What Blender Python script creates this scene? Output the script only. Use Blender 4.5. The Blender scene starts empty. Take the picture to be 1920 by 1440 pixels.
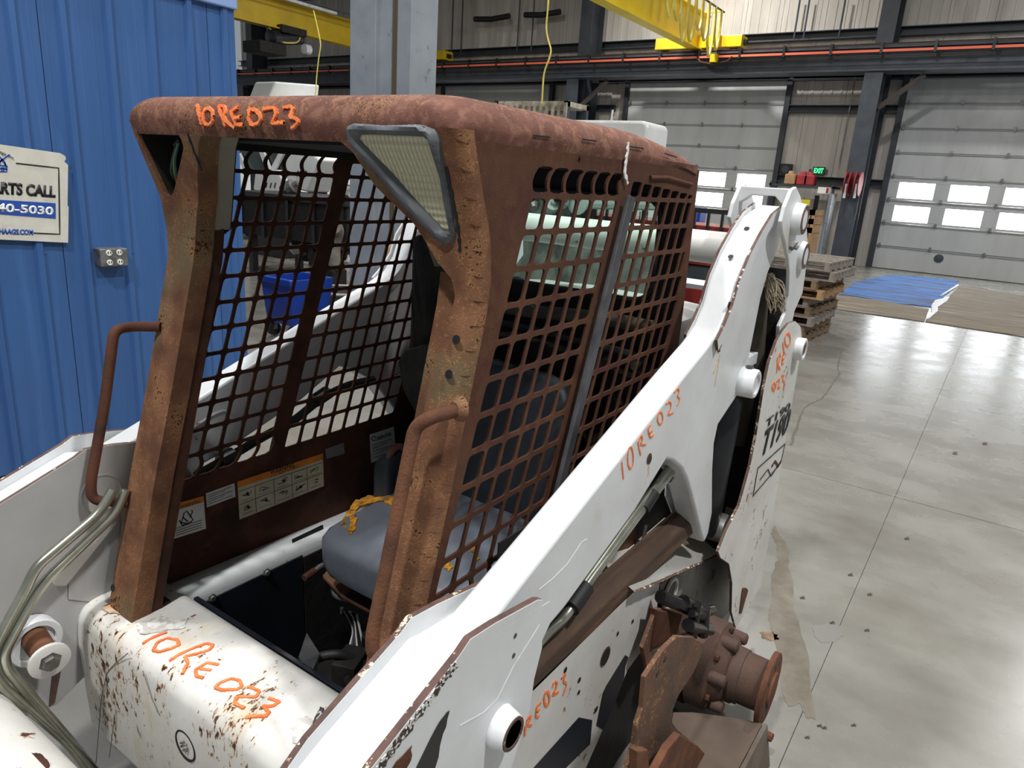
import bpy, bmesh, math, random
import numpy as np
from mathutils import Vector, Matrix
from mathutils.geometry import delaunay_2d_cdt
random.seed(7)
sc = bpy.context.scene
COL = sc.collection
# ------------------------------------------------------------------ camera
F = 1331.0
def _n(v): return v / np.linalg.norm(v)
_dn = _n(np.array([-310, 4580, F])); _up = -_dn
_vy = np.array([-1083 - 960, 206 - 720, F]); _vy = _n(_vy - _vy.dot(_up) * _up)
_Y = -_vy; _X = np.cross(_Y, _up)
RW = np.array([_X, _Y, _up])            # camera (right, down, forward) -> world
CAM = np.array([0, 0, 1.73])
cd = bpy.data.cameras.new('camera'); cam = bpy.data.objects.new('camera', cd); COL.objects.link(cam)
cd.sensor_width = 36.0; cd.lens = F / 1920 * 36; cd.clip_start = .05; cd.clip_end = 200
m3 = Matrix(((RW[0][0], -RW[0][1], -RW[0][2]), (RW[1][0], -RW[1][1], -RW[1][2]), (RW[2][0], -RW[2][1], -RW[2][2])))
cam.matrix_world = Matrix.Translation(Vector(CAM)) @ m3.to_4x4()
sc.camera = cam
# ------------------------------------------------------------------ world, exposure, lights
w = bpy.data.worlds.new('world'); sc.world = w; w.use_nodes = True
w.node_tree.nodes['Background'].inputs[0].default_value = (.86, .93, 1, 1)
w.node_tree.nodes['Background'].inputs[1].default_value = .30
sc.view_settings.view_transform = 'Standard'; sc.view_settings.look = 'None'
sc.view_settings.gamma = 1; sc.view_settings.use_curve_mapping = False
sc.view_settings.exposure = .0
LAMPS = [(2.6, -.6, 8.0, 470), (-1.6, 2.6, 8.0, 470), (-6.5, .5, 8.4, 230), (-6.5, -8.5, 8.4, 330), (-1.2, -3.4, 8.2, 260), (-13, -3.5, 8.4, 280), (-13, -12, 8.4, 330), (-19, -8, 8.4, 400), (-17, 3, 8.4, 400)]
def area(name, loc, size, power, rot=(0, 0, 0), color=(1, .99, .98), sy=None):
    l = bpy.data.lights.new(name, 'AREA'); l.size = size; l.energy = power; l.color = color
    if sy: l.shape = 'RECTANGLE'; l.size_y = sy
    o = bpy.data.objects.new(name, l); o.location = loc; o.rotation_euler = rot; COL.objects.link(o); return o
for i, (x, y, z, p) in enumerate(LAMPS):
    area('lamp_light', (x, y, z - .12), .42, p)

def ray(px, py): return RW @ np.array([px - 960, py - 720, F])
def _on(px, py, v, k): d = ray(px, py); return Vector(CAM + d * (v - CAM[k]) / d[k])
def onx(px, py, x): return _on(px, py, x, 0)
def ony(px, py, y): return _on(px, py, y, 1)
def onz(px, py, z): return _on(px, py, z, 2)
_zs = [.50, .607, .954, 1.17, 1.33, 1.487, 1.55, 1.628, 1.77, 1.90]
_xs = [-.74, -.762, -.847, -.906, -.946, -.985, -.993, -.983, -.930, -.895]
def xf(z): return float(np.interp(z, _zs, _xs))
def onf(px, py, off=0.0):
    d = ray(px, py); ts = np.linspace(.0002, .0035, 1500)
    P = CAM[None, :] + ts[:, None] * d[None, :]
    v = P[:, 0] - (np.interp(P[:, 2], _zs, _xs) + off)
    i = np.where(np.sign(v[:-1]) != np.sign(v[1:]))[0][0]
    t = ts[i] - v[i] * (ts[i + 1] - ts[i]) / (v[i + 1] - v[i])
    return Vector(CAM + d * t)

# ------------------------------------------------------------------ materials
def srgb(r, g, b):
    f = lambda c: c / 12.92 if c <= .04045 else ((c + .055) / 1.055) ** 2.4
    return (f(r / 255), f(g / 255), f(b / 255), 1)
MATS = {}
def mat(name, col, col2=None, rough=.5, metal=0.0, scale=6, detail=6, lo=.35, hi=.65, bump=0.0, bscale=60, chips=None, stretch=(1, 1, 1),
        emit=None, spec=.5, third=None, rough2=None, glass=False, coat=0):
    """procedural material: two colours mixed by noise, optional third stain colour and paint chips (threshold, scale, colour)"""
    if name in MATS: return MATS[name]
    m = bpy.data.materials.new(name); m.use_nodes = True; MATS[name] = m
    nt = m.node_tree; N = nt.nodes; L = nt.links; b = N['Principled BSDF']
    b.inputs['Roughness'].default_value = rough; b.inputs['Metallic'].default_value = metal
    b.inputs['Specular IOR Level'].default_value = spec
    if coat: b.inputs['Coat Weight'].default_value = coat
    b.inputs['Base Color'].default_value = col
    if glass:
        b.inputs['Transmission Weight'].default_value = 1; b.inputs['IOR'].default_value = 1.1
    if emit:
        b.inputs['Emission Color'].default_value = emit[0]; b.inputs['Emission Strength'].default_value = emit[1]
    tc = N.new('ShaderNodeTexCoord'); mp = N.new('ShaderNodeMapping'); L.new(tc.outputs['Object'], mp.inputs[0])
    mp.inputs['Scale'].default_value = stretch
    def noise(s, d=6, r=.6, dist=0):
        n = N.new('ShaderNodeTexNoise'); n.inputs['Scale'].default_value = s; n.inputs['Detail'].default_value = d
        n.inputs['Roughness'].default_value = r; n.inputs['Distortion'].default_value = dist; L.new(mp.outputs[0], n.inputs[0]); return n
    def ramp(src, a, c):
        r = N.new('ShaderNodeMapRange'); r.inputs[1].default_value = a; r.inputs[2].default_value = c; L.new(src, r.inputs[0]); return r.outputs[0]
    def mix(fac, a, c):
        x = N.new('ShaderNodeMix'); x.data_type = 'RGBA'; L.new(fac, x.inputs[0])
        for s, i in ((a, 6), (c, 7)):
            if hasattr(s, 'links'): L.new(s, x.inputs[i])
            else: x.inputs[i].default_value = s
        return x.outputs[2]
    cur = None
    if col2:
        f = ramp(noise(scale, detail).outputs[0], lo, hi); cur = mix(f, col, col2)
        if rough2 is not None:
            r = N.new('ShaderNodeMapRange'); r.inputs[3].default_value = rough; r.inputs[4].default_value = rough2; L.new(f, r.inputs[0]); L.new(r.outputs[0], b.inputs['Roughness'])
    if third:
        c3, s3, a3, b3 = third
        f = ramp(noise(s3, 5, .55, .4).outputs[0], a3, b3); cur = mix(f, cur if cur else col, c3)
    if chips:
        cc, cs, th, reg = chips
        n1 = noise(cs, 5, .7, .3); n2 = noise(reg, 2, .5)
        ad = N.new('ShaderNodeMath'); ad.operation = 'MULTIPLY_ADD'; L.new(n2.outputs[0], ad.inputs[0]); ad.inputs[1].default_value = .55; L.new(n1.outputs[0], ad.inputs[2])
        f0 = ramp(ad.outputs[0], th - .045, th - .01); f1 = ramp(ad.outputs[0], th, th + .012)
        cur = mix(f0, cur if cur else col, (.42, .22, .09, 1) if cc[0] < .2 else cc); cur = mix(f1, cur, cc)
    if cur: L.new(cur, b.inputs['Base Color'])
    if bump:
        n = noise(bscale, 4, .65); bp = N.new('ShaderNodeBump'); bp.inputs['Strength'].default_value = bump; bp.inputs['Distance'].default_value = .004
        L.new(n.outputs[0], bp.inputs['Height']); L.new(bp.outputs[0], b.inputs['Normal'])
    return m
RUST = mat('rusted steel', srgb(98, 66, 50), srgb(138, 98, 70), rough=.85, scale=9, lo=.36, hi=.64, bump=.45, bscale=260, spec=.2,
           third=(srgb(106, 94, 70), 4.5, .52, .68), chips=(srgb(70, 44, 36), 110, .90, 9))
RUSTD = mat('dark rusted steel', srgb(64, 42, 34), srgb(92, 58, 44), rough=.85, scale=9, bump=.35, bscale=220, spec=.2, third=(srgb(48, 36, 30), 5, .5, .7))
RUSTTOP = mat('roof rust', srgb(114, 76, 64), srgb(94, 60, 50), rough=.8, scale=12, bump=.4, bscale=300, spec=.25, third=(srgb(134, 96, 80), 34, .48, .66), chips=(srgb(78, 48, 42), 130, .93, 6))
RUSTS = mat('side sheet rust', srgb(76, 50, 40), srgb(98, 66, 46), rough=.85, scale=7, bump=.4, bscale=260, spec=.2, third=(srgb(76, 46, 38), 14, .48, .66))
RUSTO = mat('orange rust', srgb(116, 78, 56), srgb(86, 58, 46), rough=.85, scale=14, bump=.5, bscale=160, spec=.2)
WHITE = mat('white machine paint', srgb(224, 227, 229), srgb(206, 208, 208), rough=.38, scale=3, bump=.04, bscale=90, third=(srgb(206, 196, 172), 6, .66, .8),
            chips=(srgb(70, 44, 34), 34, 1.01, 3))
WHITEC = mat('chipped white paint', srgb(228, 227, 222), srgb(210, 208, 200), rough=.42, scale=4, bump=.05, bscale=90, third=(srgb(204, 184, 148), 5, .56, .78),
             chips=(srgb(58, 36, 28), 42, .925, 4), stretch=(1, 1.6, .8))
WHITEP = mat('white paint with rust spots', srgb(222, 221, 216), srgb(202, 200, 194), rough=.45, scale=4, third=(srgb(196, 178, 146), 6, .62, .8),
             chips=(srgb(74, 50, 42), 30, .985, 5))
GREYP = mat('grey and shaded white paint', srgb(176, 176, 174), srgb(160, 160, 158), rough=.45, scale=3)  # plain grey, also white paint darkened for shade on the far knee
EDGE = mat('worn rusty edge', srgb(78, 58, 54), srgb(104, 78, 68), rough=.8, scale=20, bump=.5, bscale=120, chips=(srgb(230, 214, 186), 46, .93, 8))
BLACK = mat('black paint', srgb(22, 23, 26), srgb(34, 35, 38), rough=.4, scale=8)
BLACKM = mat('dark grime and shade', srgb(14, 13, 13), srgb(34, 30, 28), rough=.8, scale=12, bump=.6, bscale=30)  # grime, and the near black of the added blocks that imitate shade
RUBBER = mat('black rubber', srgb(28, 28, 30), rough=.6)
NAVY = mat('dark navy panel', srgb(24, 30, 44), srgb(16, 19, 28), rough=.5, scale=4)
CHROME = mat('zinc plated steel', srgb(196, 196, 180), srgb(160, 162, 150), rough=.28, metal=.9, scale=9)
STEEL = mat('bare steel', srgb(150, 150, 148), srgb(110, 106, 100), rough=.4, metal=.7, scale=18)
BAR = mat('dark steel strap', srgb(56, 58, 62), srgb(84, 84, 86), rough=.5, metal=.3, scale=14)
VINYL = mat('grey vinyl', srgb(104, 109, 118), srgb(84, 90, 99), rough=.5, scale=5, bump=.15, bscale=30)
VINYLD = mat('dark grey vinyl', srgb(58, 66, 74), srgb(46, 52, 58), rough=.55, scale=5, bump=.25, bscale=14)
FOAM = mat('torn yellow foam', srgb(222, 156, 34), srgb(96, 60, 20), rough=.95, scale=40, bump=1, bscale=60)
CLOTH = mat('grimy foam cover', srgb(66, 64, 60), srgb(40, 39, 38), rough=.9, scale=5, bump=1.0, bscale=9)
CRAYON = mat('orange crayon', srgb(232, 112, 52), srgb(240, 140, 84), rough=.8, scale=60)
BEIGE = mat('beige inner panel', srgb(206, 202, 182), srgb(190, 186, 168), rough=.6, scale=4)
GREYR = mat('grey rubber bezel', srgb(92, 96, 100), srgb(74, 77, 80), rough=.55, scale=12)
# ------------------------------------------------------------------ helpers
def newobj(name, me, parent=None, kind=None, label=None):
    o = bpy.data.objects.new(name, me); COL.objects.link(o)
    if parent is not None:
        o.parent = parent
        if parent.type == 'EMPTY' and parent.get('_w'): o.matrix_parent_inverse = Matrix.Translation(-Vector(parent.location))
    if kind: o['kind'] = kind
    if label: o['label'] = label
    return o
def thing(name, label, cat, loc=(0, 0, 0), rz=0, group=None, world=True):
    o = bpy.data.objects.new(name, None); COL.objects.link(o); o.location = loc; o.rotation_euler = (0, 0, rz)
    o.empty_display_size = .1; o['label'] = label; o['category'] = cat
    if world: o['_w'] = 1
    if group: o['group'] = group
    return o
def tag(o, label, cat, group=None):
    o['label'] = label; o['category'] = cat
    if group: o['group'] = group
    return o
def struct(name, world=False):
    o = bpy.data.objects.new(name, None); COL.objects.link(o); o['kind'] = 'structure'; return o
def finish(name, bm, mats, parent=None, smooth=False, bevel=0, kind=None, label=None, seg=2, normals=True):
    if normals: bmesh.ops.recalc_face_normals(bm, faces=bm.faces)
    me = bpy.data.meshes.new(name); bm.to_mesh(me); bm.free()
    for m in (mats if isinstance(mats, (list, tuple)) else [mats]): me.materials.append(m)
    if smooth: me.shade_smooth()
    o = newobj(name, me, parent, kind, label)
    if bevel:
        md = o.modifiers.new('bevel', 'BEVEL'); md.width = bevel; md.segments = seg; md.limit_method = 'ANGLE'; md.angle_limit = math.radians(35)
        if smooth: me.set_sharp_from_angle(angle=math.radians(40))
    elif smooth: me.set_sharp_from_angle(angle=math.radians(42))
    return o
def b_box(bm, c, s, rot=None, mi=0):
    r = bmesh.ops.create_cube(bm, size=1); M = Matrix.Translation(Vector(c)) @ (rot.to_4x4() if rot else Matrix()) @ Matrix.Diagonal((s[0], s[1], s[2], 1))
    bmesh.ops.transform(bm, matrix=M, verts=r['verts'])
    for f in set(f for v in r['verts'] for f in v.link_faces): f.material_index = mi
def b_bb(bm, a, b, mi=0):
    a, b = Vector(a), Vector(b); b_box(bm, (a + b) / 2, [abs(x) for x in (b - a)], mi=mi)
def box(name, a, b, m, parent=None, bevel=.004, **k):
    bm = bmesh.new(); b_bb(bm, a, b); return finish(name, bm, m, parent, bevel=bevel, **k)
def b_prism(bm, pts, off, rim=0, face=0):
    off = Vector(off); A = [bm.verts.new(p) for p in pts]; B = [bm.verts.new(Vector(p) + off) for p in pts]
    f = bm.faces.new(A); f.material_index = face; f = bm.faces.new(list(reversed(B))); f.material_index = face
    n = len(pts)
    for i in range(n):
        f = bm.faces.new([A[i], B[i], B[(i + 1) % n], A[(i + 1) % n]]); f.material_index = rim
def prism(name, pts, off, m, parent=None, bevel=.003, rim=0, **k):
    bm = bmesh.new(); b_prism(bm, pts, off, rim=rim); return finish(name, bm, m, parent, bevel=bevel, **k)
def xz(poly, y): return [Vector((p[0], y, p[1])) for p in poly]
def fillet(pts, r, n=5):
    pts = [Vector(p) for p in pts]; out = [pts[0]]
    for i in range(1, len(pts) - 1):
        a, b, c = pts[i - 1], pts[i], pts[i + 1]; u = a - b; v = c - b
        d = min(r, u.length * .48, v.length * .48); p = b + u.normalized() * d; q = b + v.normalized() * d
        for k in range(n + 1):
            t = k / n; out.append(p * (1 - t) ** 2 + b * 2 * t * (1 - t) + q * t * t)
    out.append(pts[-1]); return out
def b_tube(bm, pts, r, seg=10, mi=0, cap=True):
    pts = [Vector(p) for p in pts]; rings = []; rr = r if hasattr(r, '__len__') else [r] * len(pts)
    t = (pts[1] - pts[0]).normalized(); u = t.orthogonal().normalized()
    for i, p in enumerate(pts):
        a = pts[max(0, i - 1)]; b = pts[min(len(pts) - 1, i + 1)]; t2 = (b - a).normalized()
        u = (u - t2 * u.dot(t2)).normalized(); v = t2.cross(u)
        rings.append([bm.verts.new(p + (u * math.cos(2 * math.pi * k / seg) + v * math.sin(2 * math.pi * k / seg)) * rr[i]) for k in range(seg)])
    for A, B in zip(rings[:-1], rings[1:]):
        for k in range(seg):
            f = bm.faces.new([A[k], A[(k + 1) % seg], B[(k + 1) % seg], B[k]]); f.material_index = mi
    if cap:
        bm.faces.new(list(reversed(rings[0]))).material_index = mi; bm.faces.new(rings[-1]).material_index = mi
def tube(name, pts, r, m, parent=None, seg=12, fil=0, **k):
    bm = bmesh.new(); b_tube(bm, fillet(pts, fil) if fil else pts, r, seg); return finish(name, bm, m, parent, smooth=True, **k)
def b_lathe(bm, o, ax, prof, seg=28, mi=0):
    """prof: (distance along axis, radius)"""
    o = Vector(o); ax = Vector(ax).normalized(); u = ax.orthogonal().normalized(); v = ax.cross(u); rings = []
    for s, r in prof:
        rings.append([bm.verts.new(o + ax * s + (u * math.cos(2 * math.pi * k / seg) + v * math.sin(2 * math.pi * k / seg)) * max(r, 1e-4)) for k in range(seg)])
    for A, B in zip(rings[:-1], rings[1:]):
        for k in range(seg): bm.faces.new([A[k], A[(k + 1) % seg], B[(k + 1) % seg], B[k]]).material_index = mi
    bm.faces.new(list(reversed(rings[0]))).material_index = mi; bm.faces.new(rings[-1]).material_index = mi
def lathe(name, o, ax, prof, m, parent=None, seg=28, **k):
    bm = bmesh.new(); b_lathe(bm, o, ax, prof, seg); return finish(name, bm, m, parent, smooth=True, **k)
def inpoly(x, y, poly):
    c = False; j = len(poly) - 1
    for i in range(len(poly)):
        xi, yi = poly[i]; xj, yj = poly[j]
        if (yi > y) != (yj > y) and x < (xj - xi) * (y - yi) / (yj - yi) + xi: c = not c
        j = i
    return c
def plate(name, outer, holes, fmap, bmap, m, parent=None, grid=0, rim=0, extra=(), gfilter=None, **k):
    """solid sheet cut from a 2D outline with holes; fmap/bmap give the 3D front and back of a 2D point"""
    if grid:
        def rs(lp):
            o_ = []
            for i in range(len(lp)):
                a, b = lp[i], lp[(i + 1) % len(lp)]; n = max(1, int(math.hypot(a[0] - b[0], a[1] - b[1]) / grid))
                o_ += [(a[0] + (b[0] - a[0]) * q / n, a[1] + (b[1] - a[1]) * q / n) for q in range(n)]
            return o_
        outer = rs(outer); holes = [rs(h) for h in holes]
    V = []; E_ = []
    for loop in [outer] + list(holes):
        s = len(V); n = len(loop); V += [Vector(p) for p in loop]; E_ += [(s + i, s + (i + 1) % n) for i in range(n)]
    if grid:
        xs = [p[0] for p in outer]; ys = [p[1] for p in outer]; gx = min(xs) + grid / 2
        while gx < max(xs):
            gy = min(ys) + grid / 2
            while gy < max(ys):
                if (gfilter is None or gfilter(gx, gy)) and inpoly(gx, gy, outer) and not any(inpoly(gx, gy, h) for h in holes): V.append(Vector((gx, gy)))
                gy += grid
            gx += grid
    V += [Vector(p) for p in extra]
    v2, e2, f2, *_ = delaunay_2d_cdt(V, E_, [], 0, 1e-6)
    bb = [(min(p[0] for p in h), max(p[0] for p in h), min(p[1] for p in h), max(p[1] for p in h), h) for h in holes]
    keep = []
    for f in f2:
        cx = sum(v2[i][0] for i in f) / len(f); cy = sum(v2[i][1] for i in f) / len(f)
        if not inpoly(cx, cy, outer): continue
        if any(a < cx < b and c < cy < d and inpoly(cx, cy, h) for a, b, c, d, h in bb): continue
        keep.append(f)
    bm = bmesh.new(); A = [bm.verts.new(fmap(*p)) for p in v2]; B = [bm.verts.new(bmap(*p)) for p in v2]
    cnt = {}
    for f in keep:
        bm.faces.new([A[i] for i in f]); bm.faces.new([B[i] for i in reversed(f)])
        for i in range(len(f)):
            a, b = f[i], f[(i + 1) % len(f)]; cnt[(a, b)] = 1
    for (a, b) in list(cnt):
        if (b, a) not in cnt: bm.faces.new([A[b], A[a], B[a], B[b]]).material_index = rim
    bmesh.ops.delete(bm, geom=[v for v in bm.verts if not v.link_faces], context='VERTS')
    return finish(name, bm, m, parent, smooth=k.pop('smooth', False), **k)
def strokes(name, lines, nrm, m, parent, width=.006, lift=.0012, jit=.25, step=.006, smooth_=False, **k):
    """crayon strokes: short uneven ribbons lying on a surface"""
    bm = bmesh.new(); nrm = Vector(nrm).normalized(); rnd = random.Random(len(lines) * 7 + 3)
    for ln in lines:
        ln = [Vector(p) for p in ln]; P = []
        if smooth_ and len(ln) > 3:
            for _ in range(2):
                q_ = [ln[0]]
                for a, b in zip(ln[:-1], ln[1:]): q_ += [a.lerp(b, .22), a.lerp(b, .78)]
                ln = q_ + [ln[-1]]
        for a, b in zip(ln[:-1], ln[1:]):
            n = max(1, int((b - a).length / step)); P += [a.lerp(b, i / n) for i in range(n)]
        P.append(ln[-1]); prev = None
        for i, p in enumerate(P):
            t = (P[min(i + 1, len(P) - 1)] - P[max(0, i - 1)])
            if t.length < 1e-6: continue
            s = nrm.cross(t.normalized()) * width / 2; q = p + nrm * lift
            a_, b_ = q + s * (1 + rnd.uniform(-jit, jit)), q - s * (1 + rnd.uniform(-jit, jit)); dn = nrm * (lift + .0006)
            cur = [bm.verts.new(v) for v in (a_, b_, b_ - dn, a_ - dn)]
            if prev:
                for k_ in range(4): bm.faces.new([prev[k_], prev[(k_ + 1) % 4], cur[(k_ + 1) % 4], cur[k_]])
            prev = cur
    k.setdefault('normals', False)
    return finish(name, bm, m, parent, **k)
def ell(cx, cy, rx, ry, n=14, a0=0): return [(cx + rx * math.cos(2 * math.pi * i / n + a0), cy + ry * math.sin(2 * math.pi * i / n + a0)) for i in range(n + 1)]
def text(name, body, bl, br, tl, m, parent=None, lift=.001, extrude=.0006, bold=0.0, kind=None):
    """lettering fitted to the parallelogram bl, br, tl"""
    cu = bpy.data.curves.new(name, 'FONT'); cu.body = body; cu.size = 1; cu.offset = bold; cu.resolution_u = 3
    o = bpy.data.objects.new(name, cu); me = bpy.data.meshes.new_from_object(o); bpy.data.objects.remove(o); bpy.data.curves.remove(cu)
    xs = [v.co.x for v in me.vertices]; ys = [v.co.y for v in me.vertices]; x0, x1, y0, y1 = min(xs), max(xs), min(ys), max(ys)
    bl, br, tl = Vector(bl), Vector(br), Vector(tl); u = br - bl; v = tl - bl; n = u.cross(v).normalized()
    bm = bmesh.new(); bm.from_mesh(me)
    for q in bm.verts: q.co = bl + u * (q.co.x - x0) / (x1 - x0) + v * (q.co.y - y0) / (y1 - y0) + n * lift
    r = bmesh.ops.extrude_face_region(bm, geom=bm.faces[:]); bmesh.ops.translate(bm, vec=n * extrude, verts=[g for g in r['geom'] if isinstance(g, bmesh.types.BMVert)])
    bpy.data.meshes.remove(me)
    return finish(name, bm, m, parent, kind=kind)

# ================================================================== SETTING
CONC = mat('polished concrete', srgb(136, 134, 127), srgb(116, 113, 105), rough=.34, rough2=.20, scale=2.2, detail=10, lo=.3, hi=.7, bump=.04, bscale=25, spec=.5,
           third=(srgb(114, 109, 99), .9, .55, .8), stretch=(1.3, .8, 1))
STAIN = mat('oily stain', srgb(108, 101, 89), srgb(128, 122, 110), rough=.22, scale=9)
floor = struct('floor')
xs_j = [-22.3, -16.9, -10.8, -4.7, 1.4, 7.5]; ys_j = [-31, -24.5, -18.4, -12.3, -6.35, -.25, 5.85, 12]
for i in range(len(xs_j) - 1):
    for j in range(len(ys_j) - 1):
        box('slab', (xs_j[i] + .004, ys_j[j] + .0008, -.12), (xs_j[i + 1] - .004, ys_j[j + 1] - .0008, 0), CONC, floor, bevel=.001, seg=1)
box('joint_filler', (-22.3, -31, -.14), (7.5, 12, -.018), mat('joint filler', srgb(118, 115, 108), rough=.9), floor, bevel=0)
# crack and the wet trail beside the machine
ck = [(1577, 660), (1570, 690), (1574, 700), (1562, 718), (1549, 738), (1540, 748), (1520, 757), (1508, 765), (1500, 782), (1495, 800), (1488, 818), (1483, 835)]
strokes('floor_crack', [[onz(*p, .0) for p in ck]], (0, 0, 1), mat('crack', srgb(92, 88, 80), rough=.9), floor, width=.016, jit=.7, step=.05)
trail = [(1452, 985), (1462, 1005), (1480, 1030), (1478, 1060), (1488, 1090), (1486, 1130), (1500, 1180), (1516, 1230), (1520, 1290), (1530, 1350), (1510, 1345), (1500, 1320), (1478, 1325), (1466, 1300), (1462, 1250), (1452, 1200), (1440, 1160), (1448, 1120), (1446, 1080), (1458, 1050), (1456, 1020), (1446, 1000)]
def decalflat(name, px, m, z, parent, t=.0012):
    bm = bmesh.new(); P = [onz(*p, z) for p in fillet2(px)]; b_prism(bm, P, (0, 0, t)); return finish(name, bm, m, parent)
def fillet2(px, j=4, n=4, seed=1):
    r = random.Random(seed); out = []
    for i, a in enumerate(px):
        b = px[(i + 1) % len(px)]
        for k in range(n):
            t = k / n; out.append((a[0] + (b[0] - a[0]) * t + r.uniform(-j, j) * (k > 0) * .5, a[1] + (b[1] - a[1]) * t + r.uniform(-j, j) * (k > 0) * .5))
    return out
decalflat('damp_stain', trail, STAIN, .0, floor)
decalflat('damp_stain', [(1522, 1175), (1545, 1170), (1572, 1172), (1582, 1192), (1565, 1205), (1540, 1206), (1528, 1195)], mat('grey stain', srgb(128, 124, 120), rough=.35), .0, floor)
decalflat('dirt_spot', [(1424, 1186), (1440, 1184), (1456, 1190), (1460, 1200), (1445, 1203), (1430, 1198)], mat('brown spot', srgb(104, 76, 58), srgb(140, 120, 98), rough=.8, scale=30), .0, floor)
for k, (a, b) in enumerate([(1594, 1078), (1504, 1121), (1630, 1115), (1625, 1182), (1600, 1360), (1536, 1361), (1513, 1383), (1545, 1365), (1700, 1010), (1560, 1168), (1790, 850), (1846, 832)]):
    decalflat('dirt_spot', [(a - 5, b), (a, b - 3), (a + 5, b - 1), (a + 4, b + 3), (a - 3, b + 3)], mat('dark spot', srgb(62, 54, 48), rough=.8), .0, floor)
# ---- back wall
XW = -22.06
WALLM = mat('insulated liner panel', srgb(204, 197, 187), srgb(180, 174, 165), rough=.6, scale=1.1, stretch=(1, 2.4, .3), third=(srgb(156, 150, 141), .8, .55, .8))
STEELG = mat('dark grey painted steel', srgb(72, 78, 86), srgb(58, 63, 70), rough=.5, scale=3)
STEELB = mat('blackish girt steel', srgb(44, 48, 54), srgb(56, 60, 66), rough=.5, scale=3)
wall = struct('wall_back')
yy = -31.0; k = 0
openings = [(-11.3, -6.0, 4.85), (-3.06, 2.3, 4.85), (-18.9, -13.9, 4.85)]
while yy < 11.9:            # ribbed liner panels, one by one
    y1 = yy + 1.02; z0 = 0
    for a, b, h in openings:
        if yy > a - .4 and y1 < b + .4: z0 = h
    bm = bmesh.new(); b_bb(bm, (XW - .08, yy + .004, z0), (XW - .03, y1 - .004, 9.3))
    for q in range(4): b_bb(bm, (XW - .03, yy + .1 + q * .25, z0), (XW - .018, yy + .145 + q * .25, 9.3))
    finish('wall_panel', bm, WALLM, wall); yy += 1.02; k += 1
box('backing', (XW - .2, -31, 0), (XW - .1, 12, 9.3), WALLM, wall, bevel=0)
def girt(name, z, h, y0, y1, m=STEELB, x0=XW - .018, d=.2, parent=None):
    bm = bmesh.new(); b_bb(bm, (x0, y0, z), (x0 + d, y1, z + .02)); b_bb(bm, (x0, y0, z + h - .02), (x0 + d, y1, z + h)); b_bb(bm, (x0, y0, z + .02), (x0 + .03, y1, z + h - .02))
    return finish(name, bm, m, parent)
girts = struct('trim_1')
for z in (5.86, 8.3): girt('girt', z, .22, -31, 12, parent=girts)
for y0, y1 in ((-5.9, -3.15), (-13.8, -11.4), (-31, -19)):
    for z in (2.12, 4.0, 4.83): girt('girt', z, .2, y0, y1, parent=girts)
girt('girt', 4.86, .12, -31, 12, parent=girts)
# header pipe under the runway
bm = bmesh.new(); b_tube(bm, [(-21.6, -31, 4.98), (-21.6, 12, 4.98)], .09, 10); finish('duct', bm, mat('dusty duct', srgb(128, 122, 114), srgb(100, 96, 90), rough=.6, scale=1), girts, smooth=True)
# ---- overhead doors
DOORM = mat('door panel white', srgb(188, 190, 188), srgb(176, 178, 176), rough=.45, scale=.8, third=(srgb(166, 166, 164), .7, .6, .8), stretch=(1, 3, .5))
DOORJ = mat('door joint grey', srgb(146, 148, 148), rough=.5)
PANE = mat('daylight pane', (1, 1, 1, 1), rough=.3, emit=((.90, .95, 1, 1), 12.0))
def odoor(n, y0, y1, win=True):
    d = struct('door_%d' % n); H = 4.848 / 8; rows = (2, 3)
    for i in range(8):
        z = i * H; bm = bmesh.new(); a = XW; p0 = y0 + .02; p1 = y1 - .02
        if i in rows and win:
            zb = {2: 1.285, 3: 1.885}[i]; zt = zb + .40
            b_bb(bm, (a, p0, z + .012), (a + .05, p1, zb)); b_bb(bm, (a, p0, zt), (a + .05, p1, z + H - .012))
            nw = int((y1 - y0) / 1.2); xs = [y0 + .25 + .03 + q * 1.19 for q in range(nw)]; e = p0
            for q in xs:
                b_bb(bm, (a, e, zb), (a + .05, q, zt)); e = q + .84
            b_bb(bm, (a, e, zb), (a + .05, p1, zt))
            finish('door_panel', bm, DOORM, d, bevel=.006, seg=1)
            for q in xs: box('pane', (a + .01, q, zb), (a + .025, q + .84, zt), PANE, d, bevel=0)
        else:
            b_bb(bm, (a, p0, z + .012), (a + .05, p1, z + H - .012)); finish('door_panel', bm, DOORM, d, bevel=.006, seg=1)
        bm = bmesh.new(); b_bb(bm, (a + .05, p0, z + H - .03), (a + .075, p1, z + H + .005)); finish('panel_rail', bm, DOORJ, d)
        if i:
            q = y0 + .1
            while q < y1:
                bm = bmesh.new(); b_bb(bm, (a + .05, q - .025, z - .045), (a + .09, q + .025, z + .07)); b_box(bm, (a + .10, q, z), (.02, .09, .02)); finish('hinge', bm, STEEL, d); q += 1.22
    bm = bmesh.new()
    for y in (y0 - .05, y1 + .05): b_bb(bm, (XW, y - .07, 0), (XW + .14, y + .07, 5.0))
    finish('door_track', bm, STEELB, d)
    bm = bmesh.new(); b_tube(bm, [(XW + .2, y0, 4.95), (XW + .2, y1, 4.95)], .035, 8); finish('spring_shaft', bm, BLACK, d, smooth=True)
    return d
dR = odoor(1, -3.02, 2.3); dL = odoor(2, -10.95, -6.03); odoor(3, -18.6, -13.9, True)
bm = bmesh.new(); b_lathe(bm, (XW + .05, -1.45, .42), (1, 0, 0), [(0, .11), (.02, .11), (.03, .06), (.03, .0)], 18); finish('pull_cup', bm, STEELG, dR, smooth=True)
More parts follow.
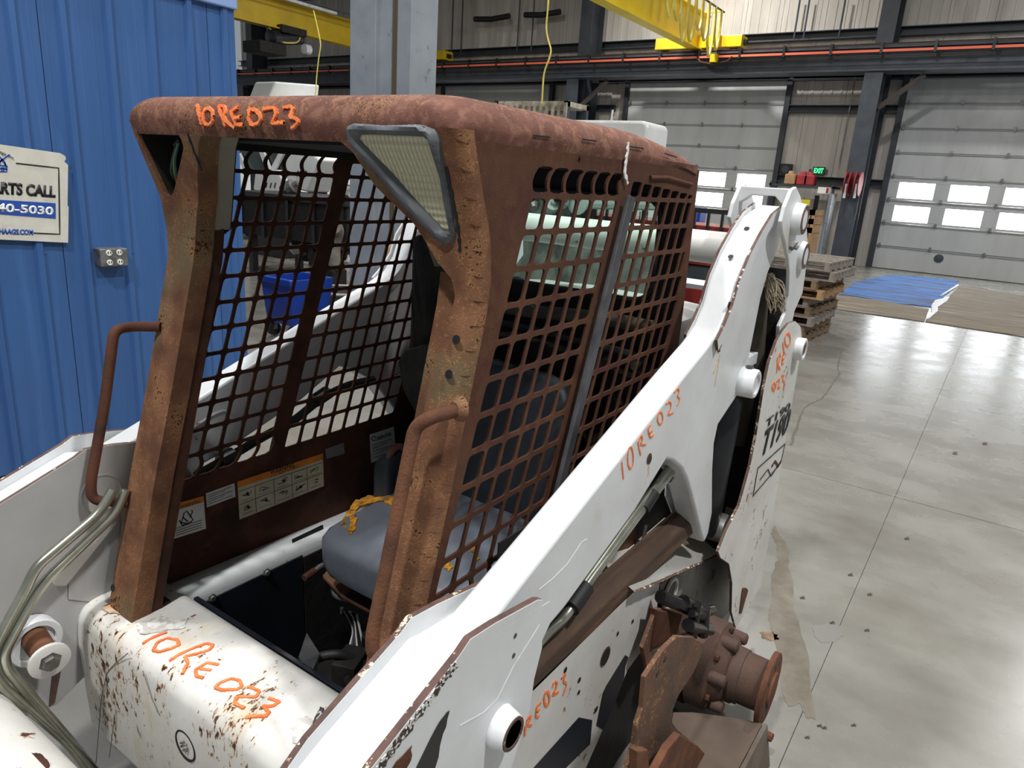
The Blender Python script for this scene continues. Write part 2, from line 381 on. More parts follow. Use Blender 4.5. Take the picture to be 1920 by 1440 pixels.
# ---- frame columns and runway
def hsec(bm, x, y, z0, z1, w=.36, d=.42, tf=.03, tw=.03, along='x'):
    if along == 'x':
        b_bb(bm, (x - d / 2, y - w / 2, z0), (x - d / 2 + tf, y + w / 2, z1)); b_bb(bm, (x + d / 2 - tf, y - w / 2, z0), (x + d / 2, y + w / 2, z1)); b_bb(bm, (x - d / 2 + tf, y - tw / 2, z0), (x + d / 2 - tf, y + tw / 2, z1))
    else:
        b_bb(bm, (x - w / 2, y - d / 2, z0), (x + w / 2, y - d / 2 + tf, z1)); b_bb(bm, (x - w / 2, y + d / 2 - tf, z0), (x + w / 2, y + d / 2, z1)); b_bb(bm, (x - tw / 2, y - d / 2 + tf, z0), (x + tw / 2, y + d / 2 - tf, z1))
cols = struct('trim_2')
for y in (-3.62, -12.2, -20.6, -29, 5.0):
    bm = bmesh.new(); hsec(bm, -20.75, y, 0, 4.8, w=.42, d=.45); finish('column', bm, STEELG, cols)
    bm = bmesh.new(); hsec(bm, -21.45, y, 0, 9.2, w=.4, d=.8); finish('column', bm, STEELB, cols)
    bm = bmesh.new(); b_prism(bm, [(-21.85, y - .16, 7.4), (-21.85, y - .16, 9.2), (-8, y - .16, 9.2), (-8, y - .16, 8.9), (-20.2, y - .16, 8.2)], (0, .32, 0)); finish('rafter', bm, STEELG, cols)
    bm = bmesh.new(); b_tube(bm, [(-20.75, y + .2, 4.0), (-20.75, y + 1.1, 4.75)], .07, 6); finish('brace', bm, mat('brown brace', srgb(78, 70, 64), rough=.6), cols)
run = struct('trim_3')
bm = bmesh.new(); b_bb(bm, (-20.95, -31, 4.82), (-20.45, 12, 4.86)); b_bb(bm, (-20.72, -31, 4.86), (-20.68, 12, 5.33)); b_bb(bm, (-21.0, -31, 5.33), (-20.4, 12, 5.38)); finish('runway_beam', bm, STEELG, run)
box('crane_rail', (-20.74, -31, 5.38), (-20.66, 12, 5.46), BLACK, run, bevel=0)
OR = mat('orange conductor bar', srgb(232, 104, 72), srgb(240, 120, 84), rough=.5, scale=.4)
bm = bmesh.new(); b_bb(bm, (-20.36, -31, 5.22), (-20.31, 12, 5.275)); finish('conductor_bar', bm, OR, run)
bm = bmesh.new(); b_bb(bm, (-20.36, -31, 5.40), (-20.33, 12, 5.42)); b_bb(bm, (-20.36, -31, 5.12), (-20.33, 12, 5.13)); finish('cable_rail', bm, RUSTD, run)
yq = -30.0
while yq < 11: box('bar_hanger', (-20.42, yq, 5.18), (-20.3, yq + .06, 5.44), BLACK, run, bevel=0); yq += 1.15
# ---- ceiling and lamps
ceil = struct('ceiling')
CM = mat('ceiling liner', srgb(196, 196, 190), srgb(178, 178, 172), rough=.7, scale=.6, stretch=(.3, 3, 1))
x = -22.3
while x < 8:
    box('ceiling_panel', (x + .01, -31, 9.25), (x + 1.98, 12, 9.3), CM, ceil, bevel=0); x += 2
for y in (-26, -22, -18, -14, -10, -6, -2, 2, 6): box('purlin', (-22, y, 9.02), (8, y + .08, 9.25), STEELG, ceil, bevel=0)
LED = mat('lamp lens', (1, 1, 1, 1), rough=.4, emit=((1, .98, .95, 1), 12))
for i, (x, y, z, p) in enumerate(LAMPS):
    t = thing('high_bay_lamp', ['high bay lamp hanging over the front of the machine', 'high bay lamp hanging to the right of the machine', 'high bay lamp above the open floor', 'high bay lamp glowing above the grey post', 'high bay lamp over the blue booth', 'high bay lamp above the floor mats', 'high bay lamp above the far machines', 'high bay lamp near the left overhead door', 'high bay lamp near the right overhead door'][i], 'lamp', (x, y, z))
    lathe('housing', (x, y, z), (0, 0, 1), [(-.08, .26), (-.02, .27), (.08, .2), (.16, .08), (.17, .02)], STEELG, t)
    lathe('lens', (x, y, z), (0, 0, 1), [(-.10, .2), (-.085, .24)], LED, t)
    tube('hanger_rod', [(x, y, z + .16), (x, y, 9.25)], .012, STEELG, t, seg=6)
t = thing('high_bay_lamp', 'bright high bay lamp at the top edge right of the grey post', 'lamp', (-13.2, -9.9, 8.0))
lathe('lens', onx(792, -4, -12.3), (0, 0, 1), [(-.06, .25), (0, .3)], LED, t); lathe('housing', onx(792, -4, -12.3) + Vector((0, 0, .06)), (0, 0, 1), [(-.04, .3), (.1, .2)], STEELG, t)

# ---- blue booth (its wall runs beside the machine)
BLUE = mat('blue ribbed cladding', srgb(58, 96, 150), srgb(52, 88, 140), rough=.42, scale=2, stretch=(4, 1, .25), bump=.02, bscale=20, third=(srgb(66, 104, 158), 3, .55, .75))
BLUET = mat('pale blue flashing', srgb(132, 158, 206), rough=.4)
wl = struct('wall_left')
YB = -4.12; XB = -2.868; ribs = [onx and ony(px, 0, YB)[0] for px in (40, 128, 212, 292, 362)]
r0 = ony(112, 0, YB)[0]; edges = [XB]; 
rib_x = [r0 + .2286 * k for k in range(-4, 40)]
panels = [(XB, ony(386, 0, YB)[0])]
xx = panels[0][1]
while xx < 5.2: panels.append((xx, xx + .915)); xx += .915
for a, b in panels:
    bm = bmesh.new(); prof = [(a + .002, 0)]
    for rx in rib_x:
        if a + .04 < rx < b - .04: prof += [(rx - .026, 0), (rx - .014, .02), (rx + .014, .02), (rx + .026, 0)]
        for q in (rx + .08, rx + .15):
            if a + .02 < q < b - .02: prof += [(q - .006, 0), (q, .0012), (q + .006, 0)]
    prof.append((b - .002, 0)); prof = sorted(prof)
    A = [bm.verts.new((p[0], YB + p[1], .04)) for p in prof]; B = [bm.verts.new((p[0], YB + p[1], 2.60)) for p in prof]
    A2 = [bm.verts.new((p[0], YB - .03, .04)) for p in prof]; B2 = [bm.verts.new((p[0], YB - .03, 2.60)) for p in prof]
    for i in range(len(prof) - 1):
        bm.faces.new([A[i], A[i + 1], B[i + 1], B[i]]); bm.faces.new([A2[i], B2[i], B2[i + 1], A2[i + 1]]); bm.faces.new([B[i], B[i + 1], B2[i + 1], B2[i]])
    bm.faces.new([A[0], B[0], B2[0], A2[0]]); bm.faces.new([A[-1], A2[-1], B2[-1], B[-1]])
    finish('cladding_panel', bm, BLUE, wl)
box('corner_trim', (XB - .02, YB - .12, .02), (XB + .07, YB + .012, 2.61), BLUE, wl, bevel=.004)
bm = bmesh.new(); b_bb(bm, (XB - .03, YB - .05, 2.585), (5.2, YB + .035, 2.70)); finish('eave_flashing', bm, BLUET, wl, bevel=.008)
bm = bmesh.new(); b_bb(bm, (XB, -9.6, .02), (XB + .05, YB - .1, 2.60)); finish('end_wall', bm, BLUE, wl)
for px, py in ((84, 474), (168, 472), (248, 473)):
    lathe('screw', ony(px, py, YB + .002), (0, 1, 0), [(0, .007), (.005, .007), (.007, .003)], BLUE, wl, seg=8)
# sign and socket box on the booth
SIGNW = mat('sign white', srgb(214, 212, 200), srgb(198, 195, 182), rough=.5, scale=5, third=(srgb(176, 170, 154), 7, .6, .8))
BLK = mat('print black', srgb(24, 24, 26), rough=.5); SB = mat('print blue', srgb(34, 76, 160), rough=.5); WPR = mat('print white', srgb(232, 232, 226), rough=.5)
Ys = YB + .024
sg = thing('sign', 'white parts sign with black and blue lettering on the blue booth wall', 'sign', tuple(ony(60, 360, Ys)))
op = [(-60, 262), (112, 287), (122, 293), (123, 298), (120, 303), (127, 309), (126, 385), (128, 388), (127, 455), (-60, 446)]
prism('board', [ony(*p, Ys) for p in op], (0, .004, 0), SIGNW, sg, bevel=0)
Yt = Ys + .005
def S(px, py): return ony(px, py, Yt)
prism('blue_band', [S(-60, 371), (S(104, 381)), S(104.5, 410), S(-60, 397)], (0, .001, 0), SB, sg, bevel=0)
text('lettering', 'PARTS CALL', S(-29, 362), S(104, 371), S(-29, 338), BLK, sg, bold=.05)
text('lettering', '40-5030', S(-7, 397) + Vector((0, .001, 0)), S(100, 404), S(-7, 380) + Vector((0, .001, 0)), WPR, sg, bold=.03)
text('lettering', 'HAAGS.COM', S(-2, 439), S(62, 441), S(-2, 428), SB, sg, bold=.05)
strokes('rule_line', [[S(30, 306), S(110, 315), S(112, 439), S(63, 437)]], (0, 1, 0), BLK, sg, width=.006, jit=0, step=.05)
mill = []
for a in (35, 125, 215, 305):
    ca, sa = math.cos(math.radians(a)), math.sin(math.radians(a)); o = (4, 300)
    mill.append([S(o[0], o[1]), S(o[0] + 17 * ca, o[1] - 17 * sa)])
mill += [[S(-3, 322), S(0, 304), S(4, 298), S(9, 304), S(13, 322), S(-3, 322)], [S(-4, 316), S(14, 317)], [S(0, 310), S(10, 311)], [S(3, 322), S(3, 314), S(7, 314), S(7, 322)]]
strokes('windmill_emblem', mill, (0, 1, 0), SB, sg, width=.006, jit=.3, step=.02)
text('lettering', 'Salvage, Inc.', S(-14, 283), S(26, 302), S(-12, 275), BLK, sg)
ob = thing('socket_box', 'grey steel box with four white sockets on the blue booth wall', 'socket', tuple(ony(205, 480, YB + .03)))
a = ony(181, 502, YB + .02); b = ony(229, 463, YB + .02)
box('box', (min(a.x, b.x) + .0, YB + .0, a.z + .01), (max(a.x, b.x), YB + .075, b.z), STEEL, ob, bevel=.006)
cx_, cz_ = (a.x + b.x) / 2, (a.z + b.z) / 2 + .005
for dx in (-.028, .028):
    for dz in (-.026, .026):
        lathe('socket', (cx_ + dx, YB + .075, cz_ + dz), (0, 1, 0), [(0, .016), (.005, .015)], WPR, ob, seg=16)
        for q in (-.007, .007): box('slot', (cx_ + dx + q - .002, YB + .08, cz_ + dz - .004), (cx_ + dx + q + .002, YB + .0825, cz_ + dz + .008), BLK, ob, bevel=0)
tube('cover_screw', [(cx_, YB + .07, cz_), (cx_, YB + .08, cz_)], .004, STEEL, ob, seg=8)
# ---- grey post in the middle
POSTM = mat('light grey post paint', srgb(146, 152, 158), srgb(132, 138, 144), rough=.45, scale=3, third=(srgb(110, 114, 118), 12, .66, .72))
post = struct('trim_4')
pb = onz(700, 640, 0)
Xp = -5.15
pl = [onx(px, 100, Xp)[1] for px in (656, 704, 725, 741, 767)]
bm = bmesh.new(); b_bb(bm, (Xp - .38, pl[0], 0), (Xp, pl[1], 9.2)); finish('post_member', bm, POSTM, post, bevel=.006)
bm = bmesh.new(); b_bb(bm, (Xp - .30, pl[1], 0), (Xp - .06, pl[2], 9.2)); finish('post_member', bm, POSTM, post)
bm = bmesh.new(); b_bb(bm, (Xp - .10, pl[2], 0), (Xp - .07, pl[3], 9.2)); finish('post_web', bm, mat('brown primer', srgb(92, 80, 62), rough=.7), post)
bm = bmesh.new(); b_bb(bm, (Xp - .38, pl[3], 0), (Xp - .02, pl[4], 9.2)); finish('post_member', bm, POSTM, post, bevel=.006)
# ================================================================== THE MACHINE
YC = -1.239; HW = .483; YN = YC + HW; YF = YC - HW
def mir(v): v = Vector(v); return Vector((v.x, 2 * YC - v.y, v.z))
loader = thing('skid_steer_loader', 'white compact track loader with a rusted cab frame, stripped of its tracks', 'loader', (-1.8, YC, 0))
LD = loader
# ---- cab front frame
opening = [(634, 274), (661, 304), (711, 366), (774, 436), (812, 475), (826, 495), (840, 514), (849, 532), (850, 548), (850, 600), (838, 660), (820, 710), (790, 850), (760, 970), (735, 1075), (700, 1230)]
fo = [onf(*p) for p in opening]
near = [(v.y, v.z) for v in fo]
nn = [(-1.035, 1.779)] + [(max(min(y, -.79), -1.2), z) for y, z in near]
near_edge = [(-1.035, 1.779), (-1.0, 1.755), (-.965, 1.70), (-.925, 1.64), (-.872, 1.573), (-.842, 1.548), (-.83, 1.52), (-.84, 1.45), (-.852, 1.38), (-.856, 1.2), (-.858, 1.0), (-.858, .6)]
near_edge = [(y if y < -.93 else y + .035, z) for y, z in near_edge]
far_edge = [(-1.445, 1.783), (-1.475, 1.755), (-1.524, 1.688), (-1.572, 1.612), (-1.594, 1.56), (-1.600, 1.50), (-1.600, 1.3), (-1.600, 1.0), (-1.600, .6)]
ZB = .595
outer = [(YF - .020, ZB), (YF - .020, 1.80), (YN, 1.80), (YN, ZB)] 
outer = outer[:] + [near_edge[-1]] + near_edge[::-1][1:] + far_edge
outer[len(outer) - 1] = (-1.600, ZB); outer[4] = (near_edge[-1][0], ZB)
def rnd(hole): return hole
def roundpoly(P, r, n=4):
    out = []; m = len(P)
    for i in range(m):
        a, b, c = Vector(P[i - 1]), Vector(P[i]), Vector(P[(i + 1) % m]); u = a - b; v = c - b; d = min(r, u.length * .45, v.length * .45)
        p = b + u.normalized() * d; q = b + v.normalized() * d
        for k in range(n + 1):
            t = k / n; w_ = p * (1 - t) ** 2 + b * 2 * t * (1 - t) + q * t * t; out.append((w_.x, w_.y))
    return out
holeF = roundpoly([(-1.712, 1.79), (-1.535, 1.79), (-1.545, 1.745), (-1.665, 1.622), (-1.685, 1.622)], .02)
holeF = roundpoly([(-1.708, 1.783), (-1.540, 1.786), (-1.530, 1.752), (-1.656, 1.640), (-1.690, 1.630)], .018)
def YZn(px, py, off=0): v = onf(px, py, off); return (v.y, v.z)
bez = [(663, 250), (664, 238), (676, 233), (735, 237), (797, 235), (818, 243), (827, 262), (846, 380), (856, 438), (850, 454), (836, 459), (818, 450), (760, 392), (700, 318), (668, 275)]
len_ = [(684, 262), (686, 254), (700, 253), (802, 257), (813, 265), (816, 277), (841, 424), (838, 432), (830, 430), (770, 366), (720, 306)]
bz = [YZn(*p) for p in bez]; ln = [YZn(*p) for p in len_]
_c = (sum(p[0] for p in bz) / len(bz), sum(p[1] for p in bz) / len(bz))
holeN = [(_c[0] + (y - _c[0]) * .9, _c[1] + (z - _c[1]) * .9) for y, z in bz]
YFo = YF - .020
def fr(y, z, back=0.0):
    r = .045 if z < 1.5 else max(.030, .045 - (z - 1.5) * .3); d = min(y - YFo, YN - y); x_ = xf(z)
    if d < r: x_ -= r * (1 - math.sqrt(max(0, 1 - ((r - d) / r) ** 2)))
    if back: x_ = xf(z) - back
    return Vector((x_, y, z))
extra = []
for zz in np.arange(.615, 1.795, .015):
    for d in (.004, .010, .018, .028, .045, .056, .072):
        extra += [(YFo + d, zz), (YN - d, zz)]
FB = .05
cff = plate('cab_front_frame', outer, [holeF, holeN], lambda y, z: fr(y, z), lambda y, z: fr(y, z, FB), RUST, LD, grid=.022, gfilter=lambda y, z: min(y - YFo, YN - y) > .082, extra=[e for e in extra if inpoly(e[0], e[1], outer) and not inpoly(e[0], e[1], holeF) and not inpoly(e[0], e[1], holeN)], smooth=True)
_n = []; me = cff.data
def _an(y, z):
    e = .0006; a = fr(y + e, z) if y + e < YN else fr(y, z); b_ = fr(y - e, z) if y - e > YFo else fr(y, z); c = Vector((xf(z + .03) - xf(z - .03), 0, .06))
    t = a - b_; n = t.cross(c).normalized(); return n if n.x > -.05 else -n
for p in me.polygons:
    front = all((me.vertices[i].co - fr(me.vertices[i].co.y, me.vertices[i].co.z)).length < 1e-4 for i in p.vertices)
    for i in p.vertices: _n.append(_an(me.vertices[i].co.y, me.vertices[i].co.z) if front and p.normal.x > .02 else p.normal.copy())
me.normals_split_custom_set(_n)
# ---- roof
def roof():
    bm = bmesh.new(); r = .058; x0, x1 = -.918, -2.035; YFr = YF - .030; rings = []
    def loop(ins, z, Rc):
        P = []; ax0 = x0 - ins; ax1 = x1 + ins; ay0 = YFr + ins; ay1 = YN - ins; R = max(Rc - ins, .004)
        for cx, cy, a0 in ((ax0 - R, ay1 - R, 0), (ax1 + R, ay1 - R, 90), (ax1 + R, ay0 + R, 180), (ax0 - R, ay0 + R, 270)):
            for k in range(7):
                a = math.radians(a0 + k * 15); P.append((cx + R * math.cos(a), cy + R * math.sin(a)))
        Q = []
        for i in range(len(P)):
            a, b = P[i], P[(i + 1) % len(P)]; n = max(1, int(math.hypot(b[0] - a[0], b[1] - a[1]) / .08))
            for k in range(n): Q.append((a[0] + (b[0] - a[0]) * k / n, a[1] + (b[1] - a[1]) * k / n))
        return Q
    base = loop(0, 0, .05); N_ = len(base)
    def zd(x): return -.05 * max(0, (-x - 1.55) / .5) ** 1.7
    def pt(q, ins, z):
        cx, cy = -1.48, (YFr + YN) / 2; x_, y_ = q; dx, dy = x_ - cx, y_ - cy
        sx = (abs(x1 - x0) / 2 - ins) / (abs(x1 - x0) / 2); HW2 = (YN - YFr) / 2; sy = (HW2 - ins) / HW2
        X = cx + dx * sx; Y = cy + dy * sy; k = (z - 1.79) / .07
        return Vector((X, Y, z + (zd(X) if z > 1.80 else zd(X) * .6 * max(0, k))))
    lv = [(.012, 1.772)] + [(r * (1 - math.cos(math.radians(a))), 1.798 + r * math.sin(math.radians(a))) for a in (0, 15, 30, 45, 60, 75, 90)] + [(.15, 1.862), (.3, 1.866)]
    for ins, z in lv: rings.append([bm.verts.new(pt(q, ins, z)) for q in base])
    for A, B in zip(rings[:-1], rings[1:]):
        for k in range(N_): bm.faces.new([A[k], A[(k + 1) % N_], B[(k + 1) % N_], B[k]])
    bm.faces.new(rings[-1])
    bot = [bm.verts.new(pt(q, .025, 1.772)) for q in base]; top = [bm.verts.new(pt(q, .05, 1.83)) for q in base]
    for k in range(N_):
        bm.faces.new([rings[0][k], bot[k], bot[(k + 1) % N_], rings[0][(k + 1) % N_]]); bm.faces.new([bot[k], top[k], top[(k + 1) % N_], bot[(k + 1) % N_]])
    bm.faces.new(list(reversed(top)))
    return finish('cab_roof', bm, RUSTTOP, LD, smooth=True)
roof()
# ---- side sheets with punched windows
def screen_cells():
    H = []; pc = .0617; sl = .325
    zrows = [1.700 - .0688 * i for i in range(13)]       # bar centre heights
    def X(u, z): return -.905 - .325 * (z - .90) - u       # slanted grid: u = distance behind the front edge
    def cell(u0, u1, z0, z1, wave=0, r=.010):
        P = [(u0, z0), (u1, z0), (u1, z1), (u0, z1)]; Q = roundpoly(P, r, 3); out = []
        if wave:
            Q = []; n = 7
            Q += [(u0 + (u1 - u0) * t, z0) for t in (.2, .8)] + [(u1, z0 + (z1 - z0) * (k + .5) / n) for k in range(n)] + [(u1 - (u1 - u0) * t, z1) for t in (.2, .8)] + [(u0, z1 - (z1 - z0) * (k + .5) / n) for k in range(n)]
        for u, z in Q:
            uu = u
            if wave: t = (z - z0) / (z1 - z0); uu = u + wave * math.sin(t * math.pi) * .013
            out.append((X(uu, z), z))
        return out
    g = .0105
    for c in range(6):
        u0 = c * pc + g / 2; u1 = (c + 1) * pc - g / 2
        H.append(cell(u0, u1, 1.7055, 1.755, wave=-1))
        for r in range(12):
            zt = zrows[r] - g / 2; zb = zrows[r + 1] + g / 2
            if r == 11: H.append(cell(u0, u1, zb, zt, wave=1))
            else: H.append(cell(u0, u1, zb, zt))
    off = 6 * pc + .048
    for c in range(8):
        u0 = off + c * pc + g / 2; u1 = off + (c + 1) * pc - g / 2
        for r in range(-1, 12):
            zt = (1.74 - .004 * c) if r < 0 else zrows[r] - g / 2; zb = zrows[r + 1] + g / 2
            lim = lambda z: 1.985 if z > 1.0 else 2.0
            xr = X(u1, zt); uu = u1
            if -xr > 1.995:
                uu = 1.995 - (.905 + .325 * (zt - .90))
                if uu - u0 < .018: continue
            H.append(cell(u0, uu, zb, zt, r=.008))
    return H, X
cells, SX = screen_cells()
def side_sheet(y, s, nm):
    so = [(xf(1.795) - .05, 1.795), (xf(1.7) - .05, 1.7), (xf(1.628) - .05, 1.628), (xf(1.55) - .05, 1.55), (xf(1.487) - .05, 1.487), (xf(1.17) - .05, 1.17), (xf(.85) - .05, .85), (xf(.60) - .05, .60),
          (-1.2, .56), (-1.62, .535), (-2.03, .535), (-2.045, 1.0), (-2.04, 1.4), (-2.02, 1.78), (-1.8, 1.79), (-1.5, 1.795)]
    ex = [[(-1.215 + .005 * math.cos(a), 1.705 + .006 * math.sin(a)) for a in np.linspace(0, 2 * math.pi, 7)[:-1]],
          [(-1.335 + .005 * math.cos(a), 1.775 + .007 * math.sin(a)) for a in np.linspace(0, 2 * math.pi, 7)[:-1]],
          [(-.902 + .012 * math.cos(a), 1.118 + .009 * math.sin(a)) for a in np.linspace(.4, 2 * math.pi + .4, 7)[:-1]],
          [(-.96 + .006 * math.cos(a), .865 + .006 * math.sin(a)) for a in np.linspace(0, 2 * math.pi, 7)[:-1]],
          [(-1.05 + .016 * math.cos(a), .655 + .005 * math.sin(a)) for a in np.linspace(0, 2 * math.pi, 9)[:-1]],
          [(-.895 + .013 * math.cos(a), .715 + .010 * math.sin(a)) for a in np.linspace(0, 2 * math.pi, 9)[:-1]]]
    ex = ex[1:2] + ex[3:]
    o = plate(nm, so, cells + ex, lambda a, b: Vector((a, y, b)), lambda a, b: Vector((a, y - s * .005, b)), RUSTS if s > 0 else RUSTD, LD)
    return o
shN = side_sheet(YN - .006, 1, 'side_screen'); shF = side_sheet(YF + .004, -1, 'side_screen')
# raised press line round the rear window field, steel strap bars, gusset weld
for (y, s, par) in ((YN - .006, 1, shN), (YF + .004, -1, shF)):
    tp = Vector((SX(6 * .0617 + .024, 1.705), y + s * .012, 1.705)); bt = Vector((SX(6 * .0617 + .024, .86), y + s * .012, .86))
    bm = bmesh.new(); d = (bt - tp).normalized(); sd = Vector((d.z, 0, -d.x))
    b_prism(bm, [tp + sd * .016, tp - sd * .016, bt - sd * .016, bt + sd * .016], (0, -s * .010 + s * .022 * (s > 0), 0))
    finish('screen_bar', bm, BAR, par, bevel=.003, label='dark steel strap down the middle of the screen')
prs = [(-1.69, 1.752), (-1.80, 1.756), (-1.97, 1.744)]
tube('press_ridge', [Vector((a, YN - .005, b)) for a, b in prs], .006, RUSTS, shN, seg=8)
# seam slots and weld runs on the near side
for a, b in (((1000, 256), (1030, 259)), ((1092, 263), (1118, 266)), ((1180, 276), (1206, 280)), ((1246, 289), (1268, 296))):
    p, q = ony(*a, YN + .001), ony(*b, YN + .001); prism('seam_slot', [p, q, q + Vector((0, 0, .003)), p + Vector((0, 0, .003))], (0, .0015, 0), BLK, LD, bevel=0)
strokes('paint_drip', [[ony(1177, 266, YN), ony(1176, 285, YN), ony(1173, 300, YN), ony(1171, 322, YN), ony(1176, 345, YN)]], (0, 1, 0), WPR, LD, width=.008, jit=.6, lift=.002)
strokes('weld_bead', [[fr(YN - .03, z) for z in np.linspace(1.74, 1.60, 12)]], (1, 0, 0), BLK, LD, width=.006, jit=.6, lift=.002)
strokes('weld_bead', [[fr(-1.50, z) for z in np.linspace(1.775, 1.70, 6)]], (1, 0, 0), BLK, LD, width=.006, jit=.6, lift=.002)
# lower rail tube of each side screen and post feet
for s, y in ((1, YN), (-1, YF)):
    pass
for y, s in ((YN, 1), (YF, -1)):
    yi = y - s * .12
    bm = bmesh.new(); yc = y - s * .06
    b_prism(bm, [Vector((xf(.6) - .02, yc - .055, .58)), Vector((xf(.6) - .11, yc - .055, .58)), Vector((xf(.6) - .11, yc + .055, .58)), Vector((xf(.6) - .02, yc + .055, .58))], (0, 0, .03)); finish('post_foot', bm, RUSTD, LD, bevel=.005)
    # hidden inner half of the post makes it a closed section
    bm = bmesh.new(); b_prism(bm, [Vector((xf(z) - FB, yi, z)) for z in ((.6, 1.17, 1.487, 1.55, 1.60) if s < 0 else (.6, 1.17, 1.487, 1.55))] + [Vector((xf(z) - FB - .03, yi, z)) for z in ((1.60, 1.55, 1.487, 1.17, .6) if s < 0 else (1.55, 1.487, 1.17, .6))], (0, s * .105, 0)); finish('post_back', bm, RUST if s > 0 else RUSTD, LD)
# holes on near post
for px, py in ((856, 637), (842, 702)):
    p = onf(px, py); lathe('bolt_hole', p + Vector((.0005, 0, 0)), (1, 0, .27), [(0, .0085), (.001, .0085)], BLK, LD, seg=14)
p = onf(212, 1102); lathe('bolt_hole', p + Vector((.0005, 0, 0)), (1, 0, .27), [(0, .009), (.001, .009)], BLK, LD, seg=14)
p = onf(905, 345)
# ---- inner head structure: beige plates behind each lamp wedge, dark header
for s in (1, -1):
    E_ = [(y, z) for y, z in far_edge[:5]]
    if s > 0: E_ = [(2 * YC - y, z) for y, z in E_]
    bm = bmesh.new(); A = [bm.verts.new((xf(z) - FB + .012, y + s * .004, z)) for y, z in E_]; B = [bm.verts.new((xf(z) - FB - .05, y + s * .012, z)) for y, z in E_]
    for i in range(len(E_) - 1): bm.faces.new([A[i], A[i + 1], B[i + 1], B[i]])
    bmesh.ops.solidify(bm, geom=bm.faces[:], thickness=.004); finish('lamp_housing', bm, BEIGE, LD, label='beige inner lamp housing plate')
    bm = bmesh.new(); yy0 = YF + .012 if s < 0 else YN - .025
    b_prism(bm, [Vector((xf(z) - FB - .047, y + s * .012, z)) for y, z in E_] + [Vector((xf(1.5) - FB - .047, yy0, 1.50)), Vector((xf(1.783) - FB - .047, yy0, 1.79))], (-.006, 0, 0)); finish('lamp_housing_back', bm, BLACKM, LD)
# dark header strip between roof and screens, inside
for y, s in ((YF + .02, -1), (YN - .02, 1)):
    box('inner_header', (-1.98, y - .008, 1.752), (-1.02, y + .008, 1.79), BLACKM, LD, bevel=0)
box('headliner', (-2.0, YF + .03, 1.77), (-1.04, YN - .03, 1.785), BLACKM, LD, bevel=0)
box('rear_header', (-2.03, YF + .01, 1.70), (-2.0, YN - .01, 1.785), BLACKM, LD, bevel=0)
# ---- near lamp with bezel, far lamp wires
lamp = newobj('headlight', None, LD, label='triangular headlight with grey bezel'); lamp.location = (0, 0, 0)
def dens(lp):
    o_ = []
    for i in range(len(lp)):
        a, b = lp[i], lp[(i + 1) % len(lp)]; n = max(1, int(math.hypot(a[0] - b[0], a[1] - b[1]) / .003)); o_ += [(a[0] + (b[0] - a[0]) * k / n, a[1] + (b[1] - a[1]) * k / n) for k in range(n)]
    return o_
_dl = dens(ln)
def xq(z): return xf(z) + .014 * min(1, max(0, (z - 1.72) / .05))
def bez_front(y, z):
    d = min(((y - a) ** 2 + (z - b) ** 2) ** .5 for a, b in densified); e = min(((y - a) ** 2 + (z - b) ** 2) ** .5 for a, b in _dl); t = d / (d + e + 1e-6)
    h = .010 * min(1, t / .3) if t < .55 else .010 - .016 * (t - .55) / .45
    return Vector((xq(z) + .001 + h, y, z))
densified = []
for i in range(len(bz)):
    a, b = bz[i], bz[(i + 1) % len(bz)]; n = max(1, int(math.hypot(a[0] - b[0], a[1] - b[1]) / .004)); densified += [(a[0] + (b[0] - a[0]) * k / n, a[1] + (b[1] - a[1]) * k / n) for k in range(n)]
bo = newobj
bm_ = plate('bezel', bz, [ln], bez_front, lambda y, z: Vector((xf(z) - .02, y, z)), GREYR, None, grid=.006, smooth=True); bm_.parent = lamp
LENS = bpy.data.materials.new('ribbed lens'); LENS.use_nodes = True
nt = LENS.node_tree; b = nt.nodes['Principled BSDF']; b.inputs['Base Color'].default_value = srgb(196, 192, 160); b.inputs['Roughness'].default_value = .18
tc = nt.nodes.new('ShaderNodeTexCoord'); w1 = nt.nodes.new('ShaderNodeTexWave'); w1.bands_direction = 'Y'; w1.inputs['Scale'].default_value = 34; w2 = nt.nodes.new('ShaderNodeTexWave'); w2.bands_direction = 'Z'; w2.inputs['Scale'].default_value = 26
nt.links.new(tc.outputs['Object'], w1.inputs[0]); nt.links.new(tc.outputs['Object'], w2.inputs[0]); ma = nt.nodes.new('ShaderNodeMath'); nt.links.new(w1.outputs[1], ma.inputs[0]); nt.links.new(w2.outputs[1], ma.inputs[1])
bp = nt.nodes.new('ShaderNodeBump'); bp.inputs['Strength'].default_value = .6; bp.inputs['Distance'].default_value = .003; nt.links.new(ma.outputs[0], bp.inputs['Height']); nt.links.new(bp.outputs[0], b.inputs['Normal'])
lp = plate('lens', ln, [], lambda y, z: Vector((xq(z) - .003, y, z)), lambda y, z: Vector((xf(z) - .02, y, z)), LENS, None, grid=.02); lp.parent = lamp
wires = []
for k in range(6):
    o = .006 * k
    tube('loose_wire', [onf(331 + k * 1.0, 268, -.05), onf(322 - k * .6 + k * 1.8, 300, -.04), onf(319 + k * 2.4, 322, -.035), onf(326 + k * 1.8, 342, -.04)], .0022, [mat('wire green', srgb(40, 92, 92), rough=.5), RUBBER, mat('wire yellow', srgb(176, 150, 60), rough=.5)][(0, 0, 1, 2, 0, 0)[k]], LD, seg=6, fil=.02)
tube('wire_boot', [onf(338, 262, -.06), onf(329, 274, -.05)], .008, RUBBER, LD, seg=8)
box('wire_plug', onf(320, 349, -.045) , onf(326, 341, -.04) + Vector((.01, 0, 0)), WPR, LD, bevel=0)
